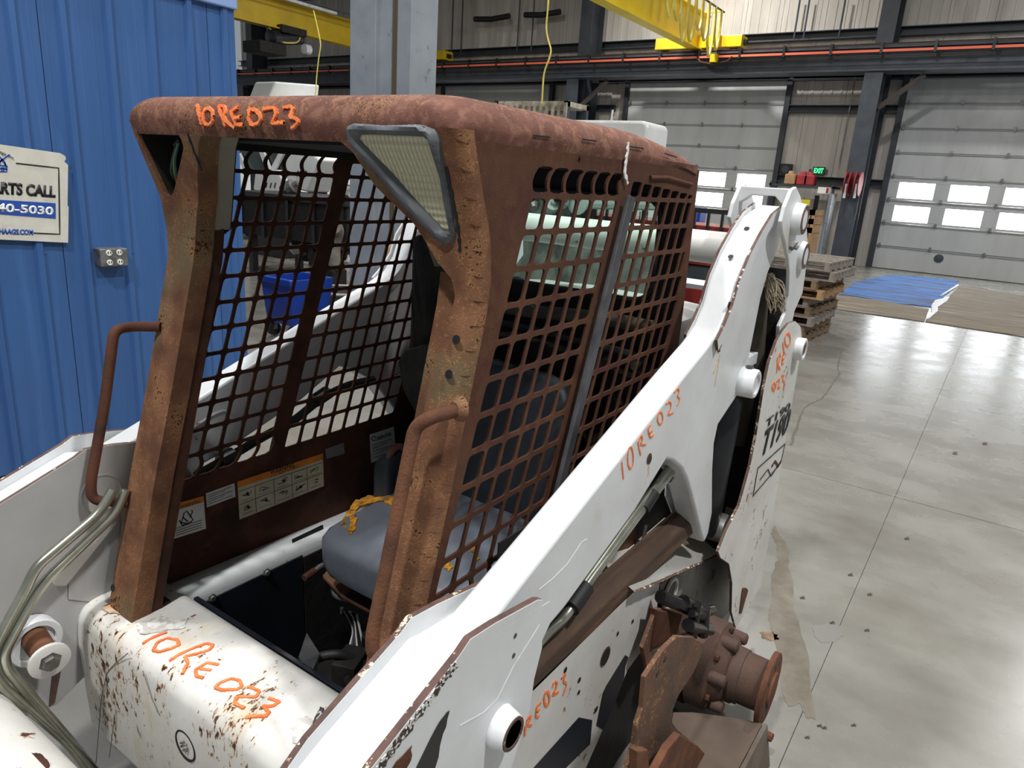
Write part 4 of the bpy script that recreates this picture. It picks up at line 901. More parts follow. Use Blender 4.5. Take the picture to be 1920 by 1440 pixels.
for s in (1, -1):
    def Yv(y): return y if s > 0 else 2 * YC - y
    ws = 'near' if s > 0 else 'far'
    arm = newobj('lift_arm', None, LD, label='white lift arm on the %s side' % ws)
    bm = bmesh.new(); b_prism(bm, xz(top + rear, Yv(-.600)), (0, -s * .076, 0)); ab = finish('arm_box', bm, WHITE, arm, bevel=.009, seg=4, smooth=True)
    # tower top flange plates proud of the box
    bm = bmesh.new(); pr = [(-1.86, 1.335)] + top[3:] + [(-2.31, 1.693)]; lo = [(a + .0, b) for a, b in pr]
    for yo, th in ((-.596, .008), (-.684, .008)):
        P = xz([(a, b + .012) for a, b in pr] + [(a - .02, b - .02) for a, b in reversed(pr)], Yv(yo)); b_prism(bm, P, (0, s * th, 0), rim=1)
    finish('arm_flange', bm, [WHITE, EDGE if s > 0 else WHITE], arm, bevel=.0)
    # knee: two plates, trough between
    prism('knee_plate', xz(knee_out, Yv(-.578)), (0, -s * .014, 0), [WHITE, EDGE], arm, bevel=.002, rim=1)
    prism('knee_plate', xz([(a + .02, b) for a, b in knee_out], Yv(-.700)), (0, s * .012, 0), [WHITE if s > 0 else GREYP, EDGE], arm, bevel=.002, rim=1)  # far inner plate is white paint with its shade put into the grey
    trough = [(-.46, .85), (-.577, .905), (-.77, .977), (-.80, .972), (-.95, .96), (-.98, .8), (-.9, .6), (-.66, .40), (-.50, .48)]
    prism('knee_core', xz(trough, Yv(-.592)), (0, -s * .10, 0), WHITE, arm, bevel=.006)
    # stamped contour on the face
    yr = -.6 if s > 0 else -.676
    if s > 0:
        c1 = [(1100, 1010), (1090, 1016), (1062, 1058), (1035, 1085), (1010, 1105)]; c2 = [(1032, 1128), (1005, 1160), (985, 1195), (940, 1170 + 90), (900, 1330), (870, 1365)]
        tube('stamped_ridge', [ony(a, b, -.6012) for a, b in c1], .002, WHITE, arm, seg=6); tube('stamped_ridge', [ony(a, b, -.5785) for a, b in [(1030, 1128), (1010, 1140), (975, 1160), (940, 1180), (915, 1210)]], .0006, WHITE, arm, seg=6)
        tube('stamped_ridge', [ony(a, b, -.580) for a, b in [(1010, 1170), (960, 1250), (930, 1310), (905, 1335), (860, 1360)]], .003, WHITE, arm, seg=6)
    else:
        for c1 in ([(305, 828), (335, 818), (362, 800), (400, 775), (420, 768), (435, 775), (440, 790)], [(590, 665), (600, 655), (680, 610), (725, 590), (745, 575), (750, 560), (757, 520), (770, 478)], [(560, 665), (620, 625), (690, 590), (730, 570)]):
            tube('stamped_ridge', [ony(a, b, 2 * YC + .672) for a, b in c1], .006, WHITE, arm, seg=6, fil=.03)
    # pivot bosses on the knee
    if s > 0:
        _q = ony(962, 1376, -.547); _q.y = -.585; lathe('pin_boss', _q, (0, 1, 0), [(0, .043), (.012, .040), (.030, .036), (.038, .033)], WHITE, arm)
        lathe('pin_face', _q + Vector((0, .038, 0)), (0, 1, 0), [(0, .033), (.002, .032), (.002, .026), (-.002, .025), (-.002, 0)], EDGE, arm)
        lathe('pin_core', _q + Vector((0, .030, 0)), (0, 1, 0), [(0, .026), (.008, .024)], STEEL, arm)
    else:
        p = ony(60, 1200, -1.765)
        lathe('pin_boss', p + Vector((0, -.01, 0)), (0, 1, 0), [(0, .062), (.03, .062), (.034, .058), (.034, .046), (.026, .044), (.026, .0)], WHITE, arm)
        q = ony(70, 1205, -1.73)
        lathe('pivot_pin', q, (.1, 1, -.1), [(-.03, .030), (.05, .028), (.075, .027)], RUSTO, arm)
        q2 = q + Vector((.1, 1, -.1)).normalized() * .075
        lathe('pin_washer', q2, (.1, 1, -.1), [(0, .045), (.008, .045), (.010, .040)], WHITEP, arm)
        lathe('pin_bolt', q2 + Vector((.1, 1, -.1)).normalized() * .010, (.1, 1, -.1), [(0, .025), (.001, .025), (.001, .019), (.012, .018)], STEEL, arm, seg=6)
        lathe('stamped_ring', ony(190, 925, 2 * YC + .699), (0, 1, 0), [(0, .052), (.002, .052), (.002, .048), (.0005, .047), (.0005, 0)], GREYP, arm)
    # rear tower boss, link, upright
    if s > 0: arm_near = arm
    zb_ = Vector((-2.19, Yv(-.60), 1.165))
    lathe('pin_boss', zb_, (0, s, 0), [(-.02, .048), (.045, .046), (.05, .042), (.05, .032), (.044, .031), (.044, 0)], WHITE, arm)
    lathe('grease_bolt', zb_ + Vector((.0, s * .02, .046)), (0, 0, 1), [(-.004, .013), (.008, .012)], STEEL, arm, seg=6)
    # link
    link = newobj('rear_link', None, LD, label='bell shaped rear link on the %s side' % ws)
    lk = [(-2.313, 1.759), (-2.268, 1.75), (-2.222, 1.70), (-2.209, 1.657), (-2.246, 1.623), (-2.303, 1.587), (-2.366, 1.542), (-2.413, 1.492), (-2.453, 1.413), (-2.45, 1.356), (-2.40, 1.319), (-2.42, 1.27), (-2.50, 1.25), (-2.57, 1.30), (-2.575, 1.349), (-2.648, 1.406), (-2.638, 1.476), (-2.596, 1.577), (-2.527, 1.647), (-2.451, 1.69), (-2.386, 1.732)]
    prism('link_plate', xz(lk, Yv(-.562)), (0, -s * .012, 0), WHITE, link, bevel=.003)
    prism('link_plate', xz(lk, Yv(-.715)), (0, -s * .012, 0), WHITE, link, bevel=.003)
    cp = [(1445, 352), (1487, 357), (1478, 372), (1470, 371), (1463, 363), (1450, 362), (1440, 371), (1430, 372), (1432, 358)]
    bm = bmesh.new(); pr2 = [(-.57, 1.752), (-.72, 1.752), (-.72, 1.70), (-.70, 1.712), (-.68, 1.728), (-.61, 1.728), (-.59, 1.71), (-.57, 1.70)]
    b_prism(bm, [Vector((-2.27, Yv(a), b)) for a, b in pr2], (-.03, 0, 0)); finish('link_bridge', bm, [WHITE], link, bevel=.003)
    for pp_, r_, L_ in (((1507, 412), .050, .026), ((1509, 480), .048, .012)):
        c = ony(*pp_, -.562 + L_); c = (c.x, c.z); o_ = Vector((c[0], Yv(-.562), c[1])); lathe('link_boss', o_, (0, s, 0), [(-.02, r_), (0, r_), (L_, r_ * .94), (L_ + .004, r_ * .88)], WHITE, link)
        lathe('boss_face', o_ + Vector((0, s * (L_ + .003), 0)), (0, s, 0), [(0, r_ * .90), (.002, r_ * .88), (.002, r_ * .6), (-.004, r_ * .58), (-.004, 0)], EDGE, link)
        lathe('boss_core', o_ + Vector((0, s * (L_ + .0005), 0)), (0, s, 0), [(0, r_ * .45), (.002, r_ * .45)], BLK, link)
    lathe('boss_bolt', Vector((-2.30, Yv(-.545), 1.590)), (0, s, -.4), [(0, .016), (.012, .016), (.014, .009), (.022, .008)], STEEL, link, seg=6)
    # upright
    up = newobj('rear_upright', None, LD, label='white rear upright plate on the %s side' % ws)
    upp = [(-2.349, 1.278), (-2.40, 1.305), (-2.47, 1.322), (-2.56, 1.318), (-2.66, 1.285), (-2.73, 1.22), (-2.745, 1.07), (-2.75, .80), (-2.78, .5), (-2.80, .16), (-2.484, .129), (-2.371, .26), (-2.307, .411), (-2.219, .526), (-2.10, .60), (-2.064, .637), (-2.123, .689), (-2.229, .738), (-2.282, .861), (-2.293, .962), (-2.287, 1.135), (-2.30, 1.216)]
    prism('upright_plate', xz(upp, Yv(-.550)), (0, -s * .010, 0), [WHITEP, EDGE], up, bevel=.001, rim=1)
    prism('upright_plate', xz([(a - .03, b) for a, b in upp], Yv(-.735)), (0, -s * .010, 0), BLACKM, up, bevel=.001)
    box('upright_back', (-2.77, min(Yv(-.56), Yv(-.74)), .16), (-2.755, max(Yv(-.56), Yv(-.74)), 1.2), WHITEP, up, bevel=.002)
    _c = ony(1509, 656, -.52); o_ = Vector((_c.x, Yv(-.55), _c.z))
    lathe('upright_boss', o_, (0, s, 0), [(-.18, .042), (.026, .041), (.030, .038), (.030, .03), (.025, .029), (.025, 0)], WHITE, up)
    lathe('boss_core', o_ + Vector((0, s * .026, 0)), (0, s, 0), [(0, .02), (.002, .02)], EDGE, up)
    box('cross_strap', (-2.36, min(Yv(-.60), Yv(-.72)), 1.195), (-2.24, max(Yv(-.60), Yv(-.72)), 1.235), WHITE, up, bevel=.003)
    if s > 0: upN = up
    # lift cylinder
    cyl = newobj('lift_cylinder', None, LD, label='black hydraulic lift cylinder on the %s side' % ws)
    lathe('barrel', (-2.19, Yv(-.655), .62), (-.1, 0, 1), [(0, .05), (.02, .058), (.46, .058), (.48, .045)], BLACK, cyl)
    lathe('rod', (-2.19, Yv(-.655), .60), (-.1, 0, 1), [(0, .02), (.56, .02)], CHROME, cyl)
    lathe('rod_eye', (-2.23, Yv(-.60), .64), (0, s, 0), [(-.1, .05), (.02, .05), (.03, .03)], STEEL, cyl)
    bx = bmesh.new(); b_bb(bx, (-2.52, min(Yv(-.578), Yv(-.75)), .62), (-2.45, max(Yv(-.578), Yv(-.75)), 1.50)); finish('tower_shade_block', bx, BLACKM, up)  # added dark block imitates the shade between arm and link
# link boss hosting frayed sling
fr_ = mat('frayed cord', srgb(150, 140, 118), srgb(112, 102, 86), rough=.95, scale=30)
bm = bmesh.new(); rq = random.Random(3)
for i in range(60):
    a = onx(1442 + rq.uniform(-6, 10), 515 + rq.uniform(-4, 16), -2.33); b2 = onx(1462 + rq.uniform(-18, 14), 575 + rq.uniform(-30, 14), -2.30 + rq.uniform(-.03, .02)); md_ = (a + b2) / 2 + Vector((0, rq.uniform(-.02, .03), rq.uniform(-.02, .02)))
    b_tube(bm, fillet([a, md_, b2], .04, 3), .0016, 4, cap=False)
fz = finish('frayed_sling', bm, fr_, LD, kind='stuff', normals=False)
tube('canvas_strap', [(-2.34, -.63, 1.45), (-2.37, -.63, 1.2), (-2.36, -.63, .9)], [.03, .045, .03], mat('dark canvas', srgb(72, 66, 52), srgb(48, 44, 38), rough=.95, scale=8), LD, seg=10)
# cross tube between the arms
tube('cross_tube', [(-2.30, -.68, 1.555), (-2.30, 2 * YC + .68, 1.555)], .052, WHITEP, LD, seg=24, label='white cross tube joining the lift arms behind the cab')
prism('tube_bracket', [ony(1352, 455, -.70), ony(1362, 452, -.70), ony(1358, 475, -.70), ony(1352, 474, -.70)], (0, .02, 0), RUSTD, LD, bevel=0)
# writing and decal on the near arm and upright
cr = [W(l, 640, 480, 3) for l in ([(1578, 1160), (1586, 1255)], ell(1626, 1135, 16, 62), [(1668, 1048), (1684, 1120)], [(1668, 1050), (1686, 1006), (1694, 1030), (1680, 1062), (1712, 1062)], [(1742, 948), (1722, 968), (1738, 1025), (1756, 1008)], [(1730, 998), (1750, 985)], ell(1793, 912, 15, 36), [(1828, 835), (1842, 818), (1856, 830), (1850, 862), (1834, 898), (1866, 882)], [(1872, 768), (1888, 745), (1902, 755), (1888, 792), (1906, 798), (1890, 842)])]
strokes('crayon_writing', smooth_=True, lines=[[ony(*p, -.5995) for p in l] for l in cr], nrm=(0, 1, 0), m=CRAYON, parent=arm_near, width=.0045, jit=.35, lift=.001)
cr = [W(l, 1280, 480, 3) for l in ([(563, 488), (570, 548)], ell(590, 472, 16, 36), [(533, 572), (530, 655)], [(535, 575), (545, 545), (550, 570), (534, 610), (548, 640)], [(575, 545), (560, 562), (558, 610), (568, 604)], [(560, 585), (570, 578)], ell(513, 735, 10, 20), [(530, 710), (540, 690), (546, 705), (532, 745), (548, 738)], [(556, 680), (570, 665), (560, 700), (573, 705), (565, 748)])]
strokes('crayon_writing', smooth_=True, lines=[[ony(*p, -.5495) for p in l] for l in cr], nrm=(0, 1, 0), m=CRAYON, parent=upN, width=.009, jit=.35, lift=.001)
U = lambda px, py: ony(px, py, -.5485)
text('model_lettering', 'T190', U(1423, 862), U(1474, 812), U(1436, 806), BLK, upN, bold=.03)
text('model_lettering', 'T190', U(1434, 804), U(1480, 768), U(1437, 787), BLK, upN, bold=.02)
strokes('decal_outline', [[U(1421, 878), U(1472, 832), U(1464, 868), U(1412, 930), U(1421, 878)], [U(1425, 900), U(1440, 880), U(1446, 893), U(1463, 866)]], (0, 1, 0), BLK, upN, width=.004, jit=.4, step=.02)
strokes('rust_crack', [[U(1447, 875), U(1453, 865), U(1459, 874), U(1465, 864)]], (0, 1, 0), RUSTD, upN, width=.01, jit=.4, step=.02)
prism('step_slot', [U(1392, 1103), U(1398, 1102), U(1402, 1106), U(1390, 1150), U(1386, 1150)], (0, .002, 0), RUSTO, upN, bevel=0)
tears2 = [[(820, 1360), (838, 1335), (842, 1332), (830, 1375), (815, 1440), (780, 1440)], [(765, 1405), (772, 1398), (770, 1425), (762, 1440), (735, 1440)]]
for i, tp in enumerate(tears2): prism('torn_paint', [ony(a, b, -.5775) for a, b in fillet2(tp, 4, 3, seed=i)], (0, .001, 0), [BLACK, RUSTO][i], arm_near, bevel=0)
# rusty wear running along the near knee and tower edges
wear = [(1347, 660), (1351, 640), (1356, 620), (1362, 600), (1366, 580), (1369, 566)]
strokes('worn_edge', [[ony(a, b, -.5995) for a, b in wear]], (0, 1, 0), RUSTD, arm_near, width=.018, jit=.7, lift=.002, step=.01)
strokes('worn_edge', [[ony(a + 9, b + 4, -.5775) for a, b in [(700, 1440), (780, 1330), (848, 1240)]]], (0, 1, 0), mat('speckled wear', srgb(226, 226, 222), srgb(60, 44, 40), rough=.6, scale=160, lo=.47, hi=.5), arm_near, width=.016, jit=.6, lift=.0006, step=.006)
lathe('arm_hole', ony(1218, 862, -.5995), (0, 1, 0), [(0, .011), (.001, .011)], BLK, arm_near, seg=14); lathe('arm_hole_rim', ony(1217, 860, -.5998), (0, 1, 0), [(0, .014), (.0008, .014)], RUSTO, arm_near, seg=14)
for l_ in ([(1217, 872), (1216, 892)], [(1350, 665), (1346, 690), (1340, 725)], [(1345, 675), (1338, 700)]):
    strokes('rust_run', [[ony(*p, -.5995) for p in l_]], (0, 1, 0), mat('rust run', srgb(210, 192, 156), rough=.5), arm_near, width=.008, jit=.4, lift=.0004)
for px, py in ((1383, 486), (1416, 425)):
    v = Vector((-2.03 if px < 1400 else -2.14, -.64, 1.556 if px < 1400 else 1.632)); lathe('top_hole', v, (.6, 0, .8), [(0, .008), (.001, .008)], BLK, arm_near, seg=12)
for px, py in ((966, 1192), (963, 1229)): lathe('dimple', ony(px, py, -.5778), (0, 1, 0), [(0, .005), (.0008, .005)], STEELG, arm_near, seg=10)
# ---- hydraulic hard lines
tubes = [([(1272, 858), (1258, 872), (1180, 975), (1090, 1100)], -.645, .011), ([(1262, 880), (1200, 960), (1100, 1095), (1058, 1160), (1035, 1178), (1000, 1215)], -.64, .012)]
for P, y, r in tubes: tube('hydraulic_line', [ony(a, b, y) for a, b in P], r, CHROME, LD, seg=12, fil=.05)
tube('line_clamp', [ony(1098, 1100, -.64), ony(1070, 1140, -.64)], .022, RUBBER, LD, seg=12); tube('line_clamp', [ony(1225, 925, -.64), ony(1205, 955, -.64)], .018, RUBBER, LD, seg=12)
tube('steel_coupling', [ony(1278, 862, -.66), ony(1250, 895, -.66)], .018, STEEL, LD, seg=12)
tube('control_rod', [ony(1212, 985, -.72), ony(1200, 1040, -.72)], .006, STEEL, LD, seg=8); tube('damper', [ony(1200, 1015, -.72), ony(1192, 1050, -.72)], .016, BLACK, LD, seg=10)
box('inner_ledge', (-2.05, -.735, .690), (-1.02, -.69, .700), WHITEP, LD, bevel=0)
box('cavity_shade', (-2.10, -.742, .70), (-1.10, -.738, 1.0), BLACKM, LD, bevel=0)  # shade between rail and arm underside, put in as a dark panel
prism('inner_white_panel', [ony(a, b, -.70) for a, b in ((1252, 870), (1285, 905), (1312, 1000), (1272, 990), (1248, 930))], (0, -.004, 0), WHITE, LD, bevel=0)
prism('inner_rust_panel', [ony(a, b, -.735) for a, b in ((1190, 985), (1198, 1020), (1140, 1085), (1100, 1118), (1110, 1090))], (0, -.004, 0), RUSTO, LD, bevel=0)
for P, r in (([(212, 918), (187, 962), (110, 1027), (67, 1063), (48, 1105), (0, 1192), (-40, 1290)], .012), ([(236, 918), (217, 962), (133, 1043), (80, 1093), (37, 1167), (7, 1225), (12, 1252), (42, 1288), (112, 1368), (190, 1460)], .012), ([(-20, 1250), (0, 1283), (43, 1320), (127, 1393), (170, 1450)], .011)):
    tube('hydraulic_line', [ony(a, b, -1.70) for a, b in P], r, CHROME, LD, seg=14, fil=.05)
HOSE = mat('black hose', srgb(40, 42, 44), srgb(58, 60, 62), rough=.5, scale=6)
tube('black_hose', [ony(a, b, -1.775) for a, b in ((368, 892), (425, 860), (500, 815), (548, 792), (600, 748), (650, 722), (700, 712))], .014, HOSE, LD, seg=12, fil=.06)
for a, b in (((412, 866), (438, 852)), ((590, 752), (615, 735))): tube('hose_clamp', [ony(*a, -1.77), ony(*b, -1.77)], .024, BLACK, LD, seg=8)
# front bracket plates left of the far post
prism('body_bracket', [ony(a, b, -1.775) for a, b in ((128, 1125), (128, 1090), (150, 1030), (195, 980), (225, 962), (228, 1135))], (0, -.012, 0), [GREYP, EDGE], LD, bevel=.002, rim=1)
prism('body_bracket', [ony(a, b, -1.77) for a, b in ((97, 1090), (190, 985), (206, 978), (222, 980), (125, 1100), (104, 1100))], (0, -.02, 0), WHITEP, LD, bevel=.004)
prism('chipped_edge', [ony(a, b, -1.775) for a, b in ((100, 1250), (117, 1245), (103, 1318), (92, 1325))], (0, -.01, 0), EDGE, LD, bevel=0)
# front cross member (lower left)
tube('front_cross_member', [(-.385, -1.80, .42), (-.385, -.68, .42)], .145, WHITEP, LD, seg=36, label='white front cross member joining the arm ends')
bm = bmesh.new(); q = [onz(a, b, .545) for a, b in fillet2([(52, 1428), (60, 1414), (75, 1415), (92, 1432), (94, 1450), (55, 1450)], 4, seed=6)]
b_prism(bm, q, (0, 0, .004)); finish('rust_patch', bm, RUSTD, LD)
# ---- track frame and drive motor
TF = -.47
tfm = mat('track frame rust', srgb(88, 66, 52), srgb(112, 78, 58), rough=.85, scale=8, bump=.5, bscale=90, third=(srgb(66, 56, 48), 5, .5, .7), chips=(srgb(58, 44, 38), 60, .92, 7))
tfp = newobj('track_frame', None, LD, label='rusted track frame with cut-out side plate')
pl_px = [(1270, 1193), (1300, 1195), (1320, 1207), (1318, 1222), (1300, 1262), (1282, 1290), (1273, 1303), (1262, 1330), (1260, 1353), (1270, 1367), (1297, 1390), (1315, 1408), (1340, 1450), (1330, 1500), (1150, 1500), (1177, 1440), (1190, 1397), (1195, 1360), (1205, 1327), (1210, 1270), (1223, 1250), (1243, 1220)]
prism('side_plate', [ony(a, b, TF) for a, b in pl_px], (0, -.012, 0), tfm, tfp, bevel=.002)
for a, b in ((1247, 1236), (1233, 1263), (1225, 1222)): lathe('plate_hole', ony(a, b, TF + .0005), (0, 1, 0), [(0, .0075), (.001, .0075)], BLK, tfp, seg=12)
prism('inner_plate', [ony(a, b, TF - .12) for a, b in ((1232, 1140), (1290, 1148), (1300, 1180), (1275, 1190), (1240, 1215), (1215, 1260), (1205, 1215))], (0, -.012, 0), tfm, tfp, bevel=.002)
sh = [onz(a, b, .14) for a, b in ((1262, 1335), (1300, 1335), (1375, 1345), (1430, 1356), (1385, 1440), (1360, 1500), (1290, 1500), (1250, 1420))]
prism('frame_shelf', sh, (0, 0, -.012), mat('grimy shelf', srgb(96, 80, 68), srgb(76, 64, 54), rough=.8, scale=6), tfp, bevel=.002)
sk = [onz(a, b, .14) for a, b in ((1430, 1356), (1446, 1358))]
bm = bmesh.new(); e0, e1 = onz(1432, 1356, .14), onz(1355, 1500, .14); b_prism(bm, [e0, e1, Vector((e1.x, e1.y + .03, .0)), Vector((e0.x, e0.y + .03, .0))], (0, .012, 0)); finish('frame_skirt', bm, mat('grey worn skirt', srgb(104, 96, 86), srgb(84, 70, 58), rough=.7, scale=9), tfp)
tube('skirt_bolt', [onz(1438, 1378, .1), onz(1448, 1384, .1)], .014, RUSTO, tfp, seg=8)
pd = [ony(a, b, TF + .03) for a, b in ((1262, 1370), (1297, 1392), (1313, 1410), (1330, 1440), (1345, 1490), (1230, 1500), (1215, 1440), (1240, 1395))]
prism('frame_gusset', pd, (0, .02, 0), RUSTO, tfp, bevel=.004)
prism('frame_tab', [ony(a, b, TF + .02) for a, b in ((1178, 1400), (1200, 1398), (1204, 1440), (1180, 1470))], (0, .02, 0), RUSTO, tfp, bevel=.003)
mo = newobj('drive_motor', None, LD, label='rusted drive motor with round wheel flange')
c0 = ony(1445, 1292, -.33); ax = Vector((0, 1, 0))
C_ = Vector((c0.x, c0.y, c0.z))
def at_(d): return C_ + ax * d
GR = mat('motor rust', srgb(92, 68, 56), srgb(74, 54, 46), rough=.75, scale=10, bump=.4, bscale=110, third=(srgb(76, 58, 50), 6, .5, .7))
def size_at(px0, px1, y): return (ony(*px0, y) - ony(*px1, y)).length / 2
R1 = size_at((1462, 1227), (1428, 1360), -.33)
lathe('wheel_flange', C_, ax, [(-.016, R1), (0, R1), (.002, R1 * .96), (.002, R1 * .5), (.010, R1 * .46), (.010, 0)], RUSTO, mo, seg=40)
for k in range(8):
    a = k * math.pi / 4; lathe('stud_hole', C_ + Vector((math.cos(a) * R1 * .76, .002, math.sin(a) * R1 * .76)), ax, [(0, R1 * .09), (.0012, R1 * .09)], BLK, mo, seg=10)
lathe('hub', C_, ax, [(-.13, R1 * .78), (-.09, R1 * .76), (-.088, R1 * .72), (-.02, R1 * .70), (-.014, R1 * .74)], GR, mo, seg=36)
lathe('housing', C_, ax, [(-.245, R1 * 1.15), (-.235, R1 * 1.28), (-.175, R1 * 1.26), (-.165, R1 * 1.08), (-.135, R1 * .92), (-.125, R1 * .8)], GR, mo, seg=40)
for k in range(6):
    a = k * math.pi / 3 + .3; lathe('housing_lug', C_ + Vector((math.cos(a) * R1 * 1.0, -.17, math.sin(a) * R1 * 1.0)), ax, [(0, .022), (.05, .020), (.055, .014)], GR, mo, seg=14)
    lathe('housing_bolt', C_ + Vector((math.cos(a + .5) * R1 * 1.12, -.165, math.sin(a + .5) * R1 * 1.12)), ax, [(0, .012), (.012, .011)], RUSTD, mo, seg=6)
bm = bmesh.new()
b_lathe(bm, C_, ax, [(-.27, R1 * 1.2), (-.247, R1 * 1.2)], 40)
for k in range(26):
    a = k * 2 * math.pi / 26; b_box(bm, C_ + Vector((math.cos(a) * R1 * 1.24, -.258, math.sin(a) * R1 * 1.24)), (.02, .024, .022), Matrix.Rotation(-a, 3, 'Y'))
finish('sprocket_ring', bm, RUSTD, mo)
# hydraulic fittings above the motor
fit = newobj('hose_fittings', None, LD, label='oily black hydraulic fittings')
def seg_(a, b, r, y0, y1, m=BLACK): tube('fitting', [ony(*a, y0), ony(*b, y1)], r, m, fit, seg=10)
OILY = mat('oily steel', srgb(44, 42, 42), srgb(26, 25, 26), rough=.25, scale=18, metal=.4)
seg_((1238, 1118), (1288, 1140), .020, -.60, -.55, OILY); seg_((1280, 1130), (1312, 1150), .024, -.56, -.53, OILY); seg_((1305, 1132), (1298, 1185), .017, -.53, -.53, OILY)
seg_((1322, 1140), (1318, 1190), .017, -.52, -.52, OILY); seg_((1296, 1150), (1336, 1142), .013, -.53, -.52, OILY); seg_((1290, 1172), (1330, 1180), .020, -.53, -.52, OILY)
prism('fitting_plate', [ony(a, b, -.58) for a, b in ((1235, 1145), (1282, 1150), (1268, 1190), (1225, 1215))], (0, -.03, 0), RUSTD, fit, bevel=.003)
bm = bmesh.new(); b_lathe(bm, ony(1385, 1400, TF + .06), (1, .3, .5), [(-.02, .007), (.02, .008)], 8); finish('loose_fitting', bm, STEEL, tfp)
exec_background = True
# ================================================================== BACKGROUND THINGS
WOOD = mat('pallet wood', srgb(142, 118, 92), srgb(112, 92, 72), rough=.85, scale=10, stretch=(1, 1, 6))
WOODL = mat('fresh pallet wood', srgb(186, 148, 104), srgb(160, 124, 88), rough=.85, scale=10)
WOODG = mat('weathered pallet wood', srgb(150, 142, 132), srgb(120, 112, 102), rough=.85, scale=10)
def pallet(loc, rz, m, label):
    t = thing('pallet', label, 'pallet', loc, rz, 'wooden pallets in the stack', world=False)
    L_, W_, = 1.2, 1.0
    for x_ in (-.46, 0, .46):
        bm = bmesh.new(); b_bb(bm, (x_ - .03, -.6, .016), (x_ + .03, .6, .096)); finish('stringer', bm, m, t)
    for k in range(7):
        bm = bmesh.new(); y_ = -.6 + k * 1.11 / 6; b_bb(bm, (-.5, y_, .096), (.5, y_ + .09, .112)); finish('top_board', bm, m, t)
    for k in range(5):
        bm = bmesh.new(); y_ = -.6 + k * 1.11 / 4; b_bb(bm, (-.5, y_, 0), (.5, y_ + .09, .016)); finish('bottom_board', bm, m, t)
    return t
pc = onz(1517, 650, 0)
names = ['lowest', 'second', 'third', 'fourth', 'fifth', 'sixth', 'seventh', 'eighth', 'topmost']
rg = random.Random(4)
for i in range(9):
    m_ = (WOOD, WOOD, WOODG, WOOD, WOODG, WOODL, WOOD, WOODG, WOODG, WOODG)[i]
    nm = names[i]
    dx = rg.uniform(-.03, .03) + (.0 if i < 5 else .05); dy = rg.uniform(-.04, .04) + (.0 if i < 5 else .06) + (.10 if i > 6 else 0)
    pallet((-9.72 + dx, -2.26 + dy, i * .1135), math.radians(87 + rg.uniform(-3, 3)), m_, '%s wooden pallet from the bottom of the stack behind the loader' % nm if i < 8 else 'topmost grey wooden pallet of the stack behind the loader')
# mats on the floor
MATB = mat('worn blue tarp', srgb(72, 116, 180), srgb(36, 44, 66), spec=.25, rough=.75, scale=3, lo=.5, hi=.66, stretch=(3, .5, 1), third=(srgb(84, 84, 98), 1.0, .5, .62), bump=.6, bscale=6)
MATG = mat('worn grey brown mat', srgb(118, 108, 92), srgb(70, 64, 56), spec=.25, rough=.75, scale=3, lo=.48, hi=.7, stretch=(4, .5, 1), third=(srgb(150, 142, 130), 1.5, .55, .7), bump=.6, bscale=6)
def sheet(name, px, m, label, cat, t=.012, wob=.02, seed=0):
    P = [onz(a, b, 0) for a, b in fillet2(px, .9, 5, seed=seed)]; c = sum(P, Vector()) / len(P)
    o = thing(name, label, cat, (c.x, c.y, 0)); bm = bmesh.new(); b_prism(bm, [Vector((v.x, v.y, 0.002)) for v in P], (0, 0, t)); finish('sheet', bm, m, o, bevel=.004, seg=1)
    return o
mt = sheet('floor_mat', [(1556, 579), (1568, 556), (1640, 563), (1742, 580), (1733, 604)], MATG, 'grey brown floor mat in front of the blue tarp', 'mat', seed=1)
sheet('floor_mat', [(1735, 604), (1760, 571), (1802, 536), (1990, 566), (1990, 643)], MATG, 'large grey brown floor mat right of the blue tarp', 'mat', seed=2)
sheet('tarp', [(1576, 552), (1600, 530), (1660, 517), (1700, 517), (1797, 527), (1790, 540), (1745, 577), (1660, 566)], MATB, 'worn blue tarp spread on the floor near the far door', 'tarp', seed=3)
WT = mat('torn white plastic', srgb(226, 228, 230), srgb(190, 190, 190), rough=.6, scale=6)
sheet('plastic_strip', [(1746, 575), (1752, 566), (1780, 558), (1776, 566), (1758, 578), (1758, 586), (1742, 600), (1735, 602), (1746, 588)], WT, 'torn white plastic strip between the mats', 'plastic', t=.03, seed=4)
sheet('plastic_strip', [(1786, 540), (1796, 533), (1798, 537), (1772, 552), (1762, 556)], WT, 'small white plastic scrap at the blue tarp edge', 'plastic', t=.02, seed=5)
# exit sign, control box
ex = thing('exit_sign', 'small glowing green exit sign on the back wall', 'sign', (XW + .1, -4.83, 2.47))
box('housing', (XW + .02, -4.99, 2.37), (XW + .07, -4.66, 2.58), mat('exit housing', srgb(30, 60, 40), rough=.5), ex, bevel=0)
GE = mat('exit glow', srgb(60, 240, 120), rough=.5, emit=((.05, 1, .25, 1), 2.2))
text('lettering', 'EXIT', (XW + .072, -4.95, 2.41), (XW + .072, -4.70, 2.41), (XW + .072, -4.95, 2.545), GE, ex, bold=.03, extrude=.004)
for y in (-5.04, -4.61): lathe('emergency_lamp', (XW + .08, y, 2.47), (1, 0, 0), [(0, .03), (.03, .045)], STEELG, ex, seg=10)
cb = thing('junction_box', 'dark round-faced control box left of the exit sign', 'box', (XW + .15, -5.7, 2.45)); box('case', (XW + .0, -5.86, 2.32), (XW + .2, -5.55, 2.62), BLACK, cb, bevel=.01); lathe('dial', (XW + .2, -5.7, 2.47), (1, 0, 0), [(0, .11), (.03, .10)], STEELG, cb, seg=16)
